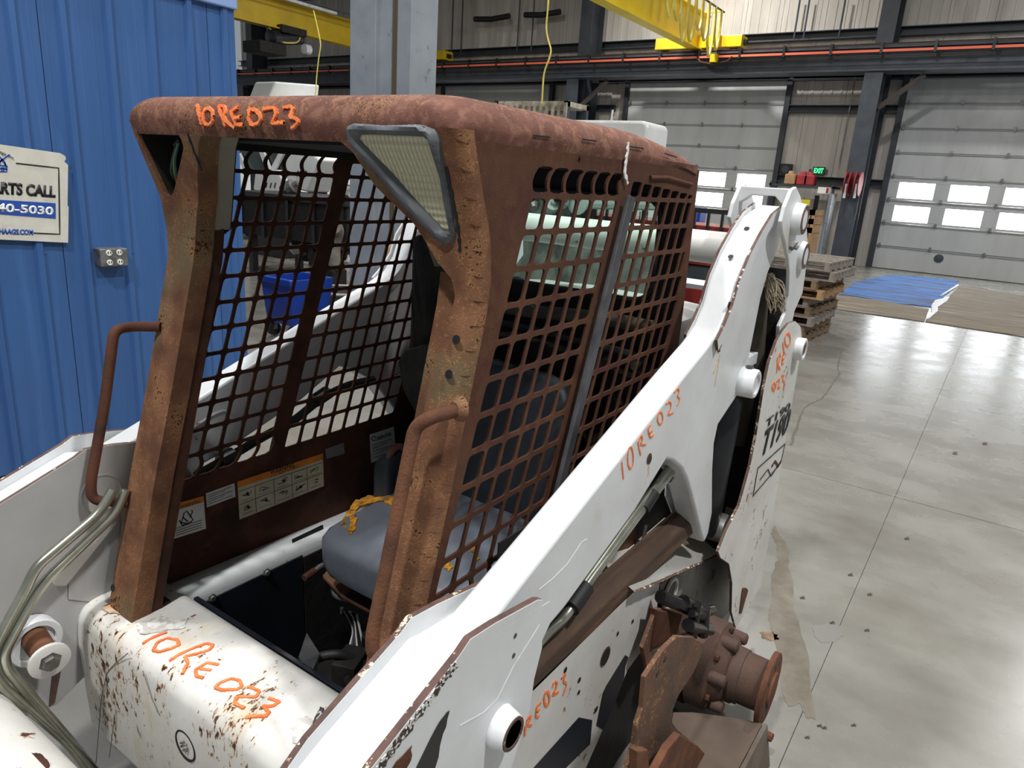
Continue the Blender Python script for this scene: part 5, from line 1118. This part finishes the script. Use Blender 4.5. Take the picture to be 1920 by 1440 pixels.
# hose reels on the column
RED = mat('red reel', srgb(176, 44, 52), srgb(130, 34, 40), rough=.5, scale=4)
for i, (px, lab) in enumerate(((1590, 'left of the two red hose reels on the column'), (1609, 'right of the two red hose reels on the column'))):
    c = onx(px, 345, -20.3); t = thing('hose_reel', lab, 'hose reel', tuple(c))
    for dy in (-.05, .05): lathe('reel_disc', c + Vector((0, dy, 0)), (0, 1, 0), [(-.01, .30), (.01, .30)], RED, t, seg=20)
    lathe('hose_coil', c, (0, 1, 0), [(-.04, .2), (.04, .2)], RUBBER, t, seg=16); tube('reel_hose', [c + Vector((.2, 0, 0)), c + Vector((.2, 0, -.35))], .03, WT, t, seg=6)
    box('bracket', c + Vector((-.3, -.03, -.05)), c + Vector((0, .03, .05)), RED, t, bevel=0)
# shelf with red items, steel cabinet, dark cabinet
fx = -21.0
def BX(px0, py0, px1, py1, x, dx): a = onx(px0, py1, x); b_ = onx(px1, py0, x); return (x - dx, min(a.y, b_.y), min(a.z, b_.z)), (x, max(a.y, b_.y), max(a.z, b_.z))
t = thing('steel_cabinet', 'tall bare steel cabinet under the exit sign', 'cabinet', tuple(onx(1545, 500, -19.5)))
a, b_ = BX(1529, 363, 1561, 500, -19.5, .6); a = (a[0], a[1], 0.0); FRM = mat('brushed steel door', srgb(158, 170, 190), srgb(140, 150, 168), rough=.3, metal=.5, scale=1)
box('body', a, (b_[0] - .02, b_[1], b_[2]), STEEL, t, bevel=.01); box('door', (b_[0] - .02, a[1] + .02, 1.15), (b_[0], b_[1] - .02, b_[2] - .02), FRM, t); box('door', (b_[0] - .02, a[1] + .02, .05), (b_[0], b_[1] - .02, 1.13), FRM, t)
t = thing('tool_cabinet', 'black tool cabinet left of the bare steel cabinet', 'cabinet', tuple(onx(1518, 500, -19.6)))
a, b_ = BX(1505, 366, 1528, 500, -19.6, .5); box('body', (a[0], a[1], 0), b_, BLACK, t, bevel=.01); box('yellow_label', (b_[0], b_[1] - .35, b_[2] - .35), (b_[0] + .004, b_[1] - .1, b_[2] - .12), mat('yellow label', srgb(214, 196, 40), rough=.5), t, bevel=0)
tt = thing('storage_shelf', 'dark steel shelf above the cabinets under the exit sign', 'shelf', (-20.9, -5.0, 0))
box('shelf_board', (-21.6, -5.8, 2.0), (-20.8, -4.1, 2.05), STEELB, tt, bevel=0)
for y in (-5.78, -4.15): box('shelf_post', (-20.86, y, 0), (-20.8, y + .05, 2.1), STEELB, tt, bevel=0)
for i, (px, c, lb) in enumerate(((1503, RED, 'red machine part at the left end of the shelf'), (1516, RED, 'red machine part in the middle of the shelf'), (1480, WOODL, 'tan carton at the far left of the shelf'))):
    v = onx(px, 350, -20.9); t = thing('shelf_item', lb, 'part', (v.x, v.y, 2.05)); box('case', (v.x - .2, v.y - .14, 2.05), (v.x + .1, v.y + .14, 2.32), c, t, bevel=.03); lathe('cap', (v.x, v.y, 2.32), (0, 0, 1), [(0, .09), (.08, .07)], c, t, seg=10)
v = onx(1545, 357, -19.7); t = thing('carton', 'small white and red carton on the bare steel cabinet', 'box', (v.x, v.y, 1.9)); box('carton_body', (v.x - .2, v.y - .15, onx(1545, 363, -19.7).z), (v.x, v.y + .12, onx(1545, 351, -19.7).z), WPR, t, bevel=0); box('red_stripe', (v.x + .001, v.y + .05, onx(1545, 362, -19.7).z), (v.x + .006, v.y + .11, onx(1545, 352, -19.7).z), RED, t, bevel=0)
# wooden crate between the machines, post strap
t = thing('wooden_crate', 'light wooden crate beyond the pallet stack', 'crate', tuple(onx(1522, 440, -11.5)))
a, b_ = BX(1508, 394, 1531, 436, -11.5, .5)
for z in np.linspace(a[2], b_[2] - .08, 3): box('crate_slat', (a[0], a[1], z), (b_[0], b_[1], z + .08), WOODL, t, bevel=0)
for y in (a[1], b_[1] - .07): box('crate_post', (a[0], y, 0), (b_[0], y + .06, b_[2]), WOODL, t, bevel=0)
# cranes
YEL = mat('yellow crane paint', srgb(236, 208, 30), srgb(218, 188, 26), rough=.4, scale=.8)
YELD = mat('dusty yellow crane paint', srgb(200, 170, 24), srgb(178, 148, 26), rough=.5, scale=1)
CBL = mat('yellow cable', srgb(232, 216, 110), srgb(206, 186, 84), rough=.5, scale=3)
def crane(y0, lab, m, zb, xe, cablen, name='bridge_crane', h_=.62):
    t = thing(name, lab, 'crane', (-15, y0, zb))
    w_ = .32
    bm = bmesh.new(); b_bb(bm, (-20.9, y0 - w_ / 2, zb), (xe, y0 + w_ / 2, zb + .03)); b_bb(bm, (-20.9, y0 - w_ / 2, zb + h_ - .03), (xe, y0 + w_ / 2, zb + h_)); b_bb(bm, (-20.9, y0 - .02, zb + .03), (xe, y0 + .02, zb + h_ - .03)); finish('girder', bm, m, t)
    bm = bmesh.new(); b_bb(bm, (-20.95, y0 - 1.25, 5.50), (-20.45, y0 + 1.25, 5.80)); finish('end_truck', bm, m, t, bevel=.02)
    for q in (-1.0, 1.0): lathe('truck_wheel', (-20.7, y0 + q, 5.52), (1, 0, 0), [(-.08, .12), (.08, .12)], BLACK, t, seg=16)
    for q in (-1.27, 1.27): box('bumper', (-20.8, y0 + q - .05, 5.58), (-20.6, y0 + q + .05, 5.7), BLACK, t, bevel=0)
    ft = y0 + w_ / 2 + .45; zt = zb + h_ + .02
    tube('festoon_track', [(-20.6, ft, zt), (xe, ft, zt)], .025, STEELB, t, seg=6)
    x_ = -20.4; k = 0
    while x_ < -20.4 + cablen:
        box('track_arm', (x_ - .03, y0, zt - .03), (x_ + .03, ft, zt), m, t, bevel=0) if k % 4 == 0 else None
        L2 = .46; d = 1.05 + .25 * math.sin(k * 1.7)
        tube('festoon_cable', [(x_, ft, zt), (x_ + .05, ft + .04, zt - d * .7), (x_ + L2 / 2, ft + .06, zt - d), (x_ + L2 - .05, ft + .04, zt - d * .7), (x_ + L2, ft, zt)], .036, CBL, t, seg=6, fil=.12)
        x_ += L2; k += 1
    tube('drop_cable', [(-20.35, ft, zt - .1), (-20.3, ft + .02, 5.4)], .03, CBL, t, seg=6)
    box('pickup_shoe', (-20.35, ft - .08, 5.1), (-20.2, ft + .1, 5.3), YEL, t, bevel=0)
    for q in (-.35, .35): tube('collector_arm', [(-20.33, ft, 5.05), (-20.3, ft + q * 1.1, 5.12), (-20.33, ft + q * 1.4, 5.24)], .03, RUSTD, t, seg=6)
    return t
# right crane: girder bottom passes the end truck at the right, runs up-left to the frame edge
c1 = crane(onx(1312, 88, -20.7).y, 'bright yellow bridge crane at the top right with looped cables', YEL, 5.46, -3.0, 3.6, h_=.92)
c2 = crane(onx(790, 112, -20.7).y, 'dusty yellow bridge crane at the top left behind the grey post', YELD, 5.40, -5.0, 2.2, h_=.76)
v = onx(500, 0, -14)
# hoist on the left crane
hy = onx(790, 112, -20.7).y
def yplane(px, py, y): return ony(px, py, y)
h0 = ony(540, 72, hy)
hb = thing('electric_hoist', 'black electric hoist hanging from the left yellow crane', 'hoist', (h0.x, hy, h0.z))
lathe('drum', (h0.x, hy, h0.z), (1, 0, -.2), [(-.5, .12), (-.48, .18), (.35, .18), (.4, .25), (.62, .25), (.66, .2)], BLACK, hb, seg=18)
box('control_panel', (h0.x + .3, hy - .5, h0.z - .55), (h0.x + 1.2, hy + .3, h0.z - .25), BLACKM, hb, bevel=.02); box('trolley', (h0.x - .5, hy - .25, h0.z + .1), (h0.x + .4, hy + .25, h0.z + .3), BLACKM, hb, bevel=.02)
lathe('motor_end', (h0.x - .5, hy + .1, h0.z - .2), (1, 0, 0), [(-.2, .14), (0, .14)], WT, hb, seg=14); tube('hoist_cable', [(h0.x + .7, hy, h0.z + .2), (h0.x + .4, hy + .2, h0.z - .2), (h0.x - .2, hy + .25, h0.z - .1), (h0.x - .5, hy, h0.z + .4)], .02, CBL, hb, seg=6, fil=.2)
text('crane_lettering', 'ON', ony(431, 12, hy + .03), ony(441, 12, hy + .03), ony(431, 4, hy + .03), BLK, c2)
# strip lamp along the left crane and hanging cables
tl = thing('tube_lamp', 'long white strip lamp fixed along the left yellow crane', 'lamp', tuple(ony(560, 10, hy + .3)))
bm = bmesh.new(); b_bb(bm, (-16.5, hy + .18, 6.16), (-6, hy + .3, 6.24)); finish('lamp_body', bm, WT, tl)
hc1 = [(1029, -10), (1027, 20), (1024, 50), (1026, 68), (1034, 95), (1030, 110), (1020, 135), (1018, 160), (1016, 195)]
tg = tube('hanging_cable', [onx(a, b, -9.0) for a, b in hc1], .012, CBL, None, seg=8, fil=.15); tag(tg, 'yellow cable hanging in mid air right of the grey post', 'cable')
tg = tube('hanging_cable', [onx(a, b, -9.0) for a, b in [(588, 20), (595, 50), (602, 85), (598, 105), (594, 140), (591, 185)]], .010, CBL, None, seg=8, fil=.15); tag(tg, 'yellow cable hanging left of the grey post', 'cable')
# black radiant heater pipes on the wall
for a, b_, lb in (((890, 36), (955, 30), 'left black heater tube high on the back wall'), ((984, 28), (1050, 22), 'right black heater tube high on the back wall')):
    p, q = onx(*a, -21.6), onx(*b_, -21.6); t = tag(tube('heater_tube', [p, (p + q) / 2 + Vector((0, 0, -.05)), q], .09, BLACK, None, seg=12), lb, 'heater')
# conduits
for i, px in enumerate((1500, 1518, 1585, 975, 1002, 850, 868)):
    p = onx(px, 0, -21.9); pt_ = tube('conduit', [p, Vector((p.x, p.y, 5.9))], .025, STEELG, cols, seg=6)
tube('conduit', [(-21.9, -4.3, 2.7), (-21.9, -4.3, 4.9)], .015, STEEL, cols, seg=6)
# white truck cab behind (left of the roof and seen through the cage)
TW = mat('truck white', srgb(222, 224, 222), srgb(206, 207, 204), rough=.35, scale=1); DG = mat('dark windscreen', srgb(52, 66, 62), srgb(38, 48, 46), rough=.15, scale=1)
tc_ = thing('truck_cab', 'white truck cab with dark windscreen beyond the cab cage', 'truck', tuple(onx(520, 400, -11)))
q = lambda px, py: onx(px, py, -11.0)
a, b_ = q(452, 330), q(532, 170); y0, y1 = min(a.y, b_.y), max(a.y, b_.y) + .1
bm = bmesh.new(); b_prism(bm, [(-11, y0, .9), (-11, y0, 2.2), (-11.35, y0, 2.95), (-11.7, y0, 3.15), (-13.2, y0, 3.15), (-13.2, y0, .9)], (0, y1 - y0, 0)); finish('cab_body', bm, TW, tc_, bevel=.06)
bm = bmesh.new(); b_prism(bm, [(-10.99, y0 + .15, 2.22), (-10.99, y1 - .15, 2.22), (-11.33, y1 - .2, 2.88), (-11.33, y0 + .2, 2.88)], (.03, 0, .02)); finish('windscreen', bm, DG, tc_)
bm = bmesh.new(); b_prism(bm, [(-11.1, y0 + .1, 2.9), (-11.3, y0 + .25, 3.5), (-12.6, y0 + .25, 3.6), (-12.6, y0 + .1, 2.9)], (0, .75, 0)); finish('roof_fairing', bm, TW, tc_, bevel=.04)
for yy_ in (y0 - .2, y1 + .2): box('mirror', (-11.1, yy_ - .08, 2.1), (-11.0, yy_ + .08, 2.6), TW, tc_, bevel=.02)
bm = bmesh.new(); b_prism(bm, [(-10.98, y0 + .2, 1.0), (-10.98, y0 + .2, 1.9), (-9.9, y0 + .3, 1.75), (-9.8, y0 + .3, 1.0)], (0, y1 - y0 - .5, 0)); finish('hood', bm, TW, tc_, bevel=.08)
for k in range(7): box('grille_slat', (-9.83, y0 + .5, 1.1 + k * .07), (-9.78, y1 - .6, 1.13 + k * .07), BLACK, tc_, bevel=0)
for y_ in (y0 + .3, y1 - .3):
    for x_ in (-10.4, -12.6): lathe('wheel', (x_, y_, .5), (0, 1, 0), [(-.15, .46), (-.13, .5), (.13, .5), (.15, .46), (.15, .25), (.1, .2), (.1, 0)], RUBBER, tc_, seg=24)
# tilted white excavator house parts seen through the upper cage
for i, (pp, x_, lb) in enumerate(((((540, 285), (575, 280), (600, 300), (575, 360), (545, 352), (530, 320)), -8.2, 'white tilted hood panel seen through the cage'), (((478, 322), (520, 318), (540, 362), (500, 366), (474, 356)), -8.4, 'pale louvred engine cover seen through the cage'))):
    t = thing('engine_hood', lb, 'machine part', tuple(onx(*pp[0], x_))); prism('shell', [onx(a, b, x_) for a, b in pp], (-.5, 0, 0), TW, t, bevel=.03)
    for k in range(4):
        v = onx(490 + k * 8, 352, x_ + .005) if i else onx(556 + k * 5, 330, x_ + .005); prism('louvre', [v, v + Vector((0, .02, 0)), v + Vector((0, .06, .09)), v + Vector((0, .04, .09))], (.01, 0, 0), BLACK, t, bevel=0)
    v = onx(*pp[4], x_); box('stand', (v.x - .5, v.y - .05, 0), (v.x - .4, v.y + .35, v.z + .1), BLACK, t, bevel=0)
# dark parts bench with engines
t = thing('machine_cab', 'dark glazed machine cab with white struts seen through the top of the cage', 'machine', tuple(onx(490, 320, -8.6)))
prism('cab_glass', [onx(a, b, -8.6) for a, b in ((450, 276), (560, 280), (530, 330), (458, 324))], (-.3, 0, 0), DG, t, bevel=.02)
for q_ in (((486, 276), (495, 276), (511, 318), (503, 320)), ((448, 290), (453, 288), (470, 322), (462, 324)), ((530, 280), (540, 281), (518, 322), (508, 322))): prism('strut', [onx(a, b, -8.58) for a, b in q_], (.05, 0, 0), TW, t, bevel=.005)
v = onx(500, 324, -8.6); box('cab_base', (v.x - .4, v.y - .5, 0), (v.x, v.y + .4, v.z + .05), BLACK, t, bevel=.02)
t = thing('scrap_bin', 'dark steel bin heaped with black engine parts beyond the far arm', 'bin', tuple(onz(540, 540, 0)))
x_ = -7.0; A = onx(448, 500, x_); B = onx(650, 400, x_)
box('bin_body', (x_ - 1.2, A.y, .62), (x_, B.y, 1.22), BLACKM, t, bevel=.02)
for y_ in np.linspace(A.y + .1, B.y - .1, 5): box('bin_rib', (x_, y_, .6), (x_ + .05, y_ + .06, 1.25), BLACK, t, bevel=0)
box('bin_rim', (x_ - 1.25, A.y - .03, 1.2), (x_ + .06, B.y + .03, 1.27), BLACK, t, bevel=0)
for y_ in (A.y + .2, B.y - .3):
    for xx in (-.15, -1.05): box('bin_leg', (x_ + xx, y_, 0), (x_ + xx + .1, y_ + .1, .62), BLACK, t, bevel=0)
rg = random.Random(21)
for i in range(16):
    c = Vector((x_ - rg.uniform(.0, .9), rg.uniform(A.y + .1, B.y - .1), rg.choice((1.28, .55, .4)) + rg.uniform(0, .1))); mm = rg.choice([BLACKM, BLACK, RUSTD, STEEL, TW, BLACKM])
    bm = bmesh.new(); b_lathe(bm, c, (rg.uniform(-1, 1), rg.uniform(-1, 1), rg.uniform(.1, 1)), [(-.13, .07), (-.05, .11), (.05, .11), (.06, .06), (.14, .05)], 12); b_box(bm, c, (.16, .2, .1), Matrix.Rotation(rg.uniform(0, 3), 3, 'Z')); finish('engine_part', bm, mm, t)
t = thing('shelf_rack', 'storage rack of small colourful boxes beyond the grey post', 'shelf', tuple(onx(620, 420, -13.5)))
A = onx(572, 365, -13.5); B = onx(665, 285, -13.5)
for z in (.3, 1.0, 1.6, 2.15, 2.7): box('shelf_board', (-14.1, A.y, z), (-13.5, B.y, z + .04), STEELG, t, bevel=0)
for y_ in (A.y, B.y - .06): box('rack_post', (-13.56, y_, 0), (-13.5, y_ + .06, 3.1), STEELG, t, bevel=0)
rg = random.Random(2); cols_ = [srgb(190, 60, 60), srgb(70, 100, 170), srgb(214, 190, 160), srgb(220, 220, 214), srgb(190, 150, 80), srgb(60, 60, 66), srgb(206, 160, 150)]
for z in (1.04, 1.64, 2.19, 2.74):
    y_ = A.y + .08
    while y_ < B.y - .15:
        w_ = rg.uniform(.09, .2); h_ = rg.uniform(.16, .42); ci = rg.randrange(7)
        bx = box('parts_box', (-13.9, y_, z), (-13.52, y_ + w_ - .02, z + h_), mat('box paint %d' % ci, cols_[ci], rough=.6), None, bevel=0); tag(bx, 'small %s box on the %s of the storage rack beyond the grey post' % (['red', 'blue', 'tan', 'white', 'yellow brown', 'black', 'pink'][ci], {1.04: 'lowest shelf', 1.64: 'second shelf', 2.19: 'third shelf', 2.74: 'top shelf'}[z]), 'box', 'boxes on the storage rack'); y_ += w_
# blue bin, round tub, rusted cylinder by the post
BB = mat('blue plastic bin', srgb(24, 66, 164), srgb(20, 56, 146), rough=.35, scale=2)
t = thing('blue_bin', 'blue plastic wheeled bin at the corner of the blue booth', 'bin', tuple(onz(505, 650, 0)))
b0 = onz(463, 668, 0); yA, yB_ = -6.13, -5.66; xa = -4.55
bm = bmesh.new(); q1 = [( xa + .02, yA + .04, .16), (xa + .02, yB_ - .04, .16), (xa - .42, yB_ - .04, .16), (xa - .42, yA + .04, .16)]; q2 = [(xa + .06, yA, .62), (xa + .06, yB_, .62), (xa - .48, yB_, .62), (xa - .48, yA, .62)]
va = [bm.verts.new(p) for p in q1]; vb = [bm.verts.new(p) for p in q2]; vc = [bm.verts.new((p[0] + (-.03 if p[0] > xa - .2 else .03), p[1] + (.03 if p[1] < -5.9 else -.03), p[2])) for p in q2]; vd = [bm.verts.new((p[0] + (-.03 if p[0] > xa - .2 else .03), p[1] + (.03 if p[1] < -5.9 else -.03), p[2] + .02)) for p in q1]
bm.faces.new(va[::-1]); bm.faces.new(vd)
for i in range(4):
    j = (i + 1) % 4; bm.faces.new([va[i], va[j], vb[j], vb[i]]); bm.faces.new([vb[i], vb[j], vc[j], vc[i]]); bm.faces.new([vc[i], vc[j], vd[j], vd[i]])
finish('bin_body', bm, BB, t)
bm = bmesh.new(); b_bb(bm, (xa + .03, yA - .02, .57), (xa + .085, yB_ + .02, .63)); finish('bin_lip', bm, BB, t, bevel=.01)
for y_ in (yA + .06, yB_ - .1):
    for x2 in (xa - .02, xa - .38): lathe('caster', (x2, y_, .08), (0, 1, 0), [(0, .07), (.05, .07)], RUBBER, t, seg=14); box('caster_fork', (x2 - .02, y_ + .05, .08), (x2 + .02, y_ + .06, .17), STEEL, t, bevel=0)
tb = onz(640, 605, 0)
t = thing('round_tub', 'dark round rubber tub on the floor left of the grey post', 'tub', (tb.x, tb.y, 0))
lathe('tub_wall', (tb.x, tb.y, 0), (0, 0, 1), [(0, .24), (.30, .31), (.36, .33), (.38, .335), (.38, .30), (.33, .28), (.05, .22), (.04, 0)], mat('dark tub', srgb(62, 60, 62), srgb(84, 80, 80), rough=.6, scale=3), t, seg=32)
tube('tub_rim', [(tb.x + .325 * math.cos(a), tb.y + .325 * math.sin(a), .375) for a in np.linspace(0, 2 * math.pi, 33)], .016, GREYP, t, seg=8)
cc = onx(735, 575, -4.7); t = thing('gas_cylinder', 'rusty capped cylinder standing against the grey post', 'cylinder', (cc.x, cc.y, 0))
topz = onx(735, 456, -4.7).z; lathe('cylinder_body', (cc.x, cc.y, 0), (0, 0, 1), [(0, .075), (topz - .05, .075), (topz - .01, .05), (topz, .02)], mat('mottled tan rust', srgb(176, 146, 108), srgb(110, 86, 64), rough=.8, scale=8), t, seg=20)
lathe('cylinder_cap', (cc.x, cc.y, topz - .02), (0, 0, 1), [(0, .03), (.04, .03)], STEEL, t, seg=12)
v = onx(633, 440, -6.3); t = thing('exhaust_pipe', 'curved pale exhaust pipe standing left of the grey post', 'pipe', (v.x, v.y, 0))
tube('pipe', [Vector((v.x, v.y - .08, .5)), Vector((v.x, v.y - .08, v.z - .1)), Vector((v.x, v.y, v.z + .05)), Vector((v.x + .1, v.y + .05, v.z + .1))], .09, mat('pale pipe', srgb(150, 142, 128), srgb(100, 94, 84), rough=.7, scale=5), t, seg=14, fil=.12); lathe('flange', (v.x, v.y - .08, .45), (0, 0, 1), [(0, .14), (.05, .14)], RUSTD, t)
box('pipe_stand', (v.x - .12, v.y - .2, 0), (v.x + .12, v.y + .04, .45), BLACKM, t, bevel=.01)
# white van roof and crate tank behind the cab roof
t = thing('white_bus', 'white bus with rounded roof behind the cab roof', 'bus', tuple(onx(1190, 420, -13)))
A = onx(1212, 260, -13); B = onx(1135, 260, -13); zt = onx(1190, 226, -13).z
pf = roundpoly([(A.y, .6), (A.y, zt), (B.y - 1.2, zt), (B.y - 1.2, .6)], .16, 6)
bm = bmesh.new(); b_prism(bm, [Vector((-13, a, b)) for a, b in pf], (-1.0, 0, 0)); finish('bus_body', bm, TW, t, bevel=.05)
bm = bmesh.new(); b_bb(bm, (-13.02, B.y - 1.05, 1.7), (-12.97, A.y - .15, zt - .45)); finish('windscreen', bm, DG, t)
box('bumper', (-13.05, B.y - 1.2, .5), (-12.9, A.y, .75), BLACK, t, bevel=.02)
for y_ in (B.y - 1.0, A.y - .25): lathe('wheel', (-13.6, y_, .45), (0, 1, 0), [(-.12, .4), (-.1, .45), (.1, .45), (.12, .4)], RUBBER, t, seg=20)
tube('aerial', [onx(1146, 226, -13), onx(1149, 206, -13)], .02, TW, t, seg=6)
t = thing('stillage', 'weathered slatted crate standing high behind the cab roof', 'crate', tuple(onx(1000, 400, -13.5)))
A = onx(928, 188, -13.5); B = onx(1064, 205, -13.5); CR = mat('weathered crate', srgb(186, 180, 166), srgb(132, 118, 96), rough=.85, scale=6)
y_ = A.y
while y_ < B.y: box('crate_slat', (-13.5, y_, 2.4), (-13.46, y_ + .07, A.z - .05), CR, t, bevel=0); y_ += .15
for z in (2.5, A.z - .12): box('crate_rail', (-14.4, A.y, z), (-13.5, B.y, z + .1), CR, t, bevel=0)
for y_ in (A.y, B.y - .1):
    for x2 in (-14.4, -13.6): box('crate_post', (x2, y_, 0), (x2 + .1, y_ + .1, A.z), STEELG, t, bevel=0)
# red trailer with black railing right of the cab
t = thing('red_trailer', 'red trailer deck with black railing between the cab and the rear link', 'trailer', tuple(onx(1350, 560, -8)))
REDD = mat('dark red paint', srgb(140, 40, 34), srgb(112, 34, 30), rough=.45, scale=2)
X8 = -8.0; A = onx(1240, 440, X8); B = onx(1420, 440, X8); zr = onx(1350, 402, X8).z; zd = onx(1350, 426, X8).z
box('rail_top', (X8 - .04, A.y - 1.5, zr), (X8, B.y, zr + .05), BLACK, t, bevel=0)
y_ = A.y - 1.4
while y_ < B.y: box('rail_post', (X8 - .03, y_, zd - .1), (X8, y_ + .03, zr), BLACK, t, bevel=0); y_ += .16
box('deck', (X8 - .8, A.y - 1.5, zd - .45), (X8 - .06, B.y, zd), REDD, t, bevel=.01); box('chassis_beam', (X8 - .7, A.y - 1.5, zd - .62), (X8 - .1, B.y, zd - .46), STEELG, t, bevel=.01)
box('red_step', (X8 - .5, A.y - .3, .3), (X8 - .1, B.y - .2, .62), REDD, t, bevel=.01)
for y_ in (A.y - 1.2, B.y - .4): lathe('wheel', (X8 - .4, y_, .33), (0, 1, 0), [(-.1, .3), (-.08, .33), (.08, .33), (.1, .3), (.1, .16), (.05, .1)], RUBBER, t, seg=20)
v = onx(1309, 392, -9); t = tag(box('blue_crate', (v.x - .2, v.y - .05, v.z - .3), (v.x, v.y + .04, v.z + .02), BB, None, bevel=0), 'blue box edge beside the rear of the cab', 'box')
# machinery seen through the rear window: pale loader with engine parts
t = thing('pale_loader', 'pale grey loader with black railing seen through the rear window', 'machine', tuple(onx(1100, 450, -6.5)))
X6 = -6.5; PG = mat('pale machine', srgb(198, 206, 200), srgb(172, 180, 174), rough=.5, scale=2)
A = onx(1085, 400, X6); B = onx(1235, 350, X6)
prism('tank', [onx(a, b, X6) for a, b in ((1075, 345), (1200, 340), (1240, 352), (1242, 395), (1090, 392), (1078, 370))], (-.8, 0, 0), PG, t, bevel=.05)
lathe('round_cover', onx(1085, 382, X6 + .01), (1, 0, 0), [(0, .11), (.03, .11), (.04, .06)], PG, t); box('side_vent', onx(1133, 388, X6 + .02), onx(1140, 372, X6) + Vector((.0, 0, 0)), BLACK, t, bevel=0)
for px in range(1170, 1245, 14): box('rail_post', onx(px, 425, X6 + .2), onx(px + 2.2, 396, X6 + .22) , BLACK, t, bevel=0)
prism('lower_body', [onx(a, b, X6 - .1) for a, b in ((960, 425), (1250, 440), (1250, 560), (960, 560))], (-.5, 0, 0), mat('dim machinery', srgb(96, 96, 92), srgb(140, 138, 130), rough=.7, scale=5), t, bevel=.02)
box('leg', (X6 - .5, A.y, 0), (X6 - .3, B.y, onx(1100, 560, X6 - .1).z + .1), BLACK, t, bevel=0)
rg = random.Random(31)
for i in range(14):
    c = onx(rg.uniform(980, 1075), rg.uniform(352, 425), X6 + rg.uniform(0, .3)); mm = rg.choice([BLACKM, STEEL, PG, mat('yellow cap', srgb(210, 200, 50), rough=.5) if i == 3 else STEELG])
    bm = bmesh.new(); b_lathe(bm, c, (rg.uniform(-1, 1), rg.uniform(-1, 1), rg.uniform(.1, 1)), [(-.09, .04), (-.04, .07), (.04, .07), (.05, .03), (.1, .03)], 10); finish('engine_part', bm, mm, t)
prism('back_plate', [onx(a, b, X6 - .2) for a, b in ((960, 340), (1090, 340), (1090, 430), (960, 430))], (-.3, 0, 0), mat('dim grey', srgb(120, 124, 120), srgb(60, 62, 60), rough=.7, scale=6), t, bevel=0)
for o in sc.objects:
    if '_w' in o: del o['_w']
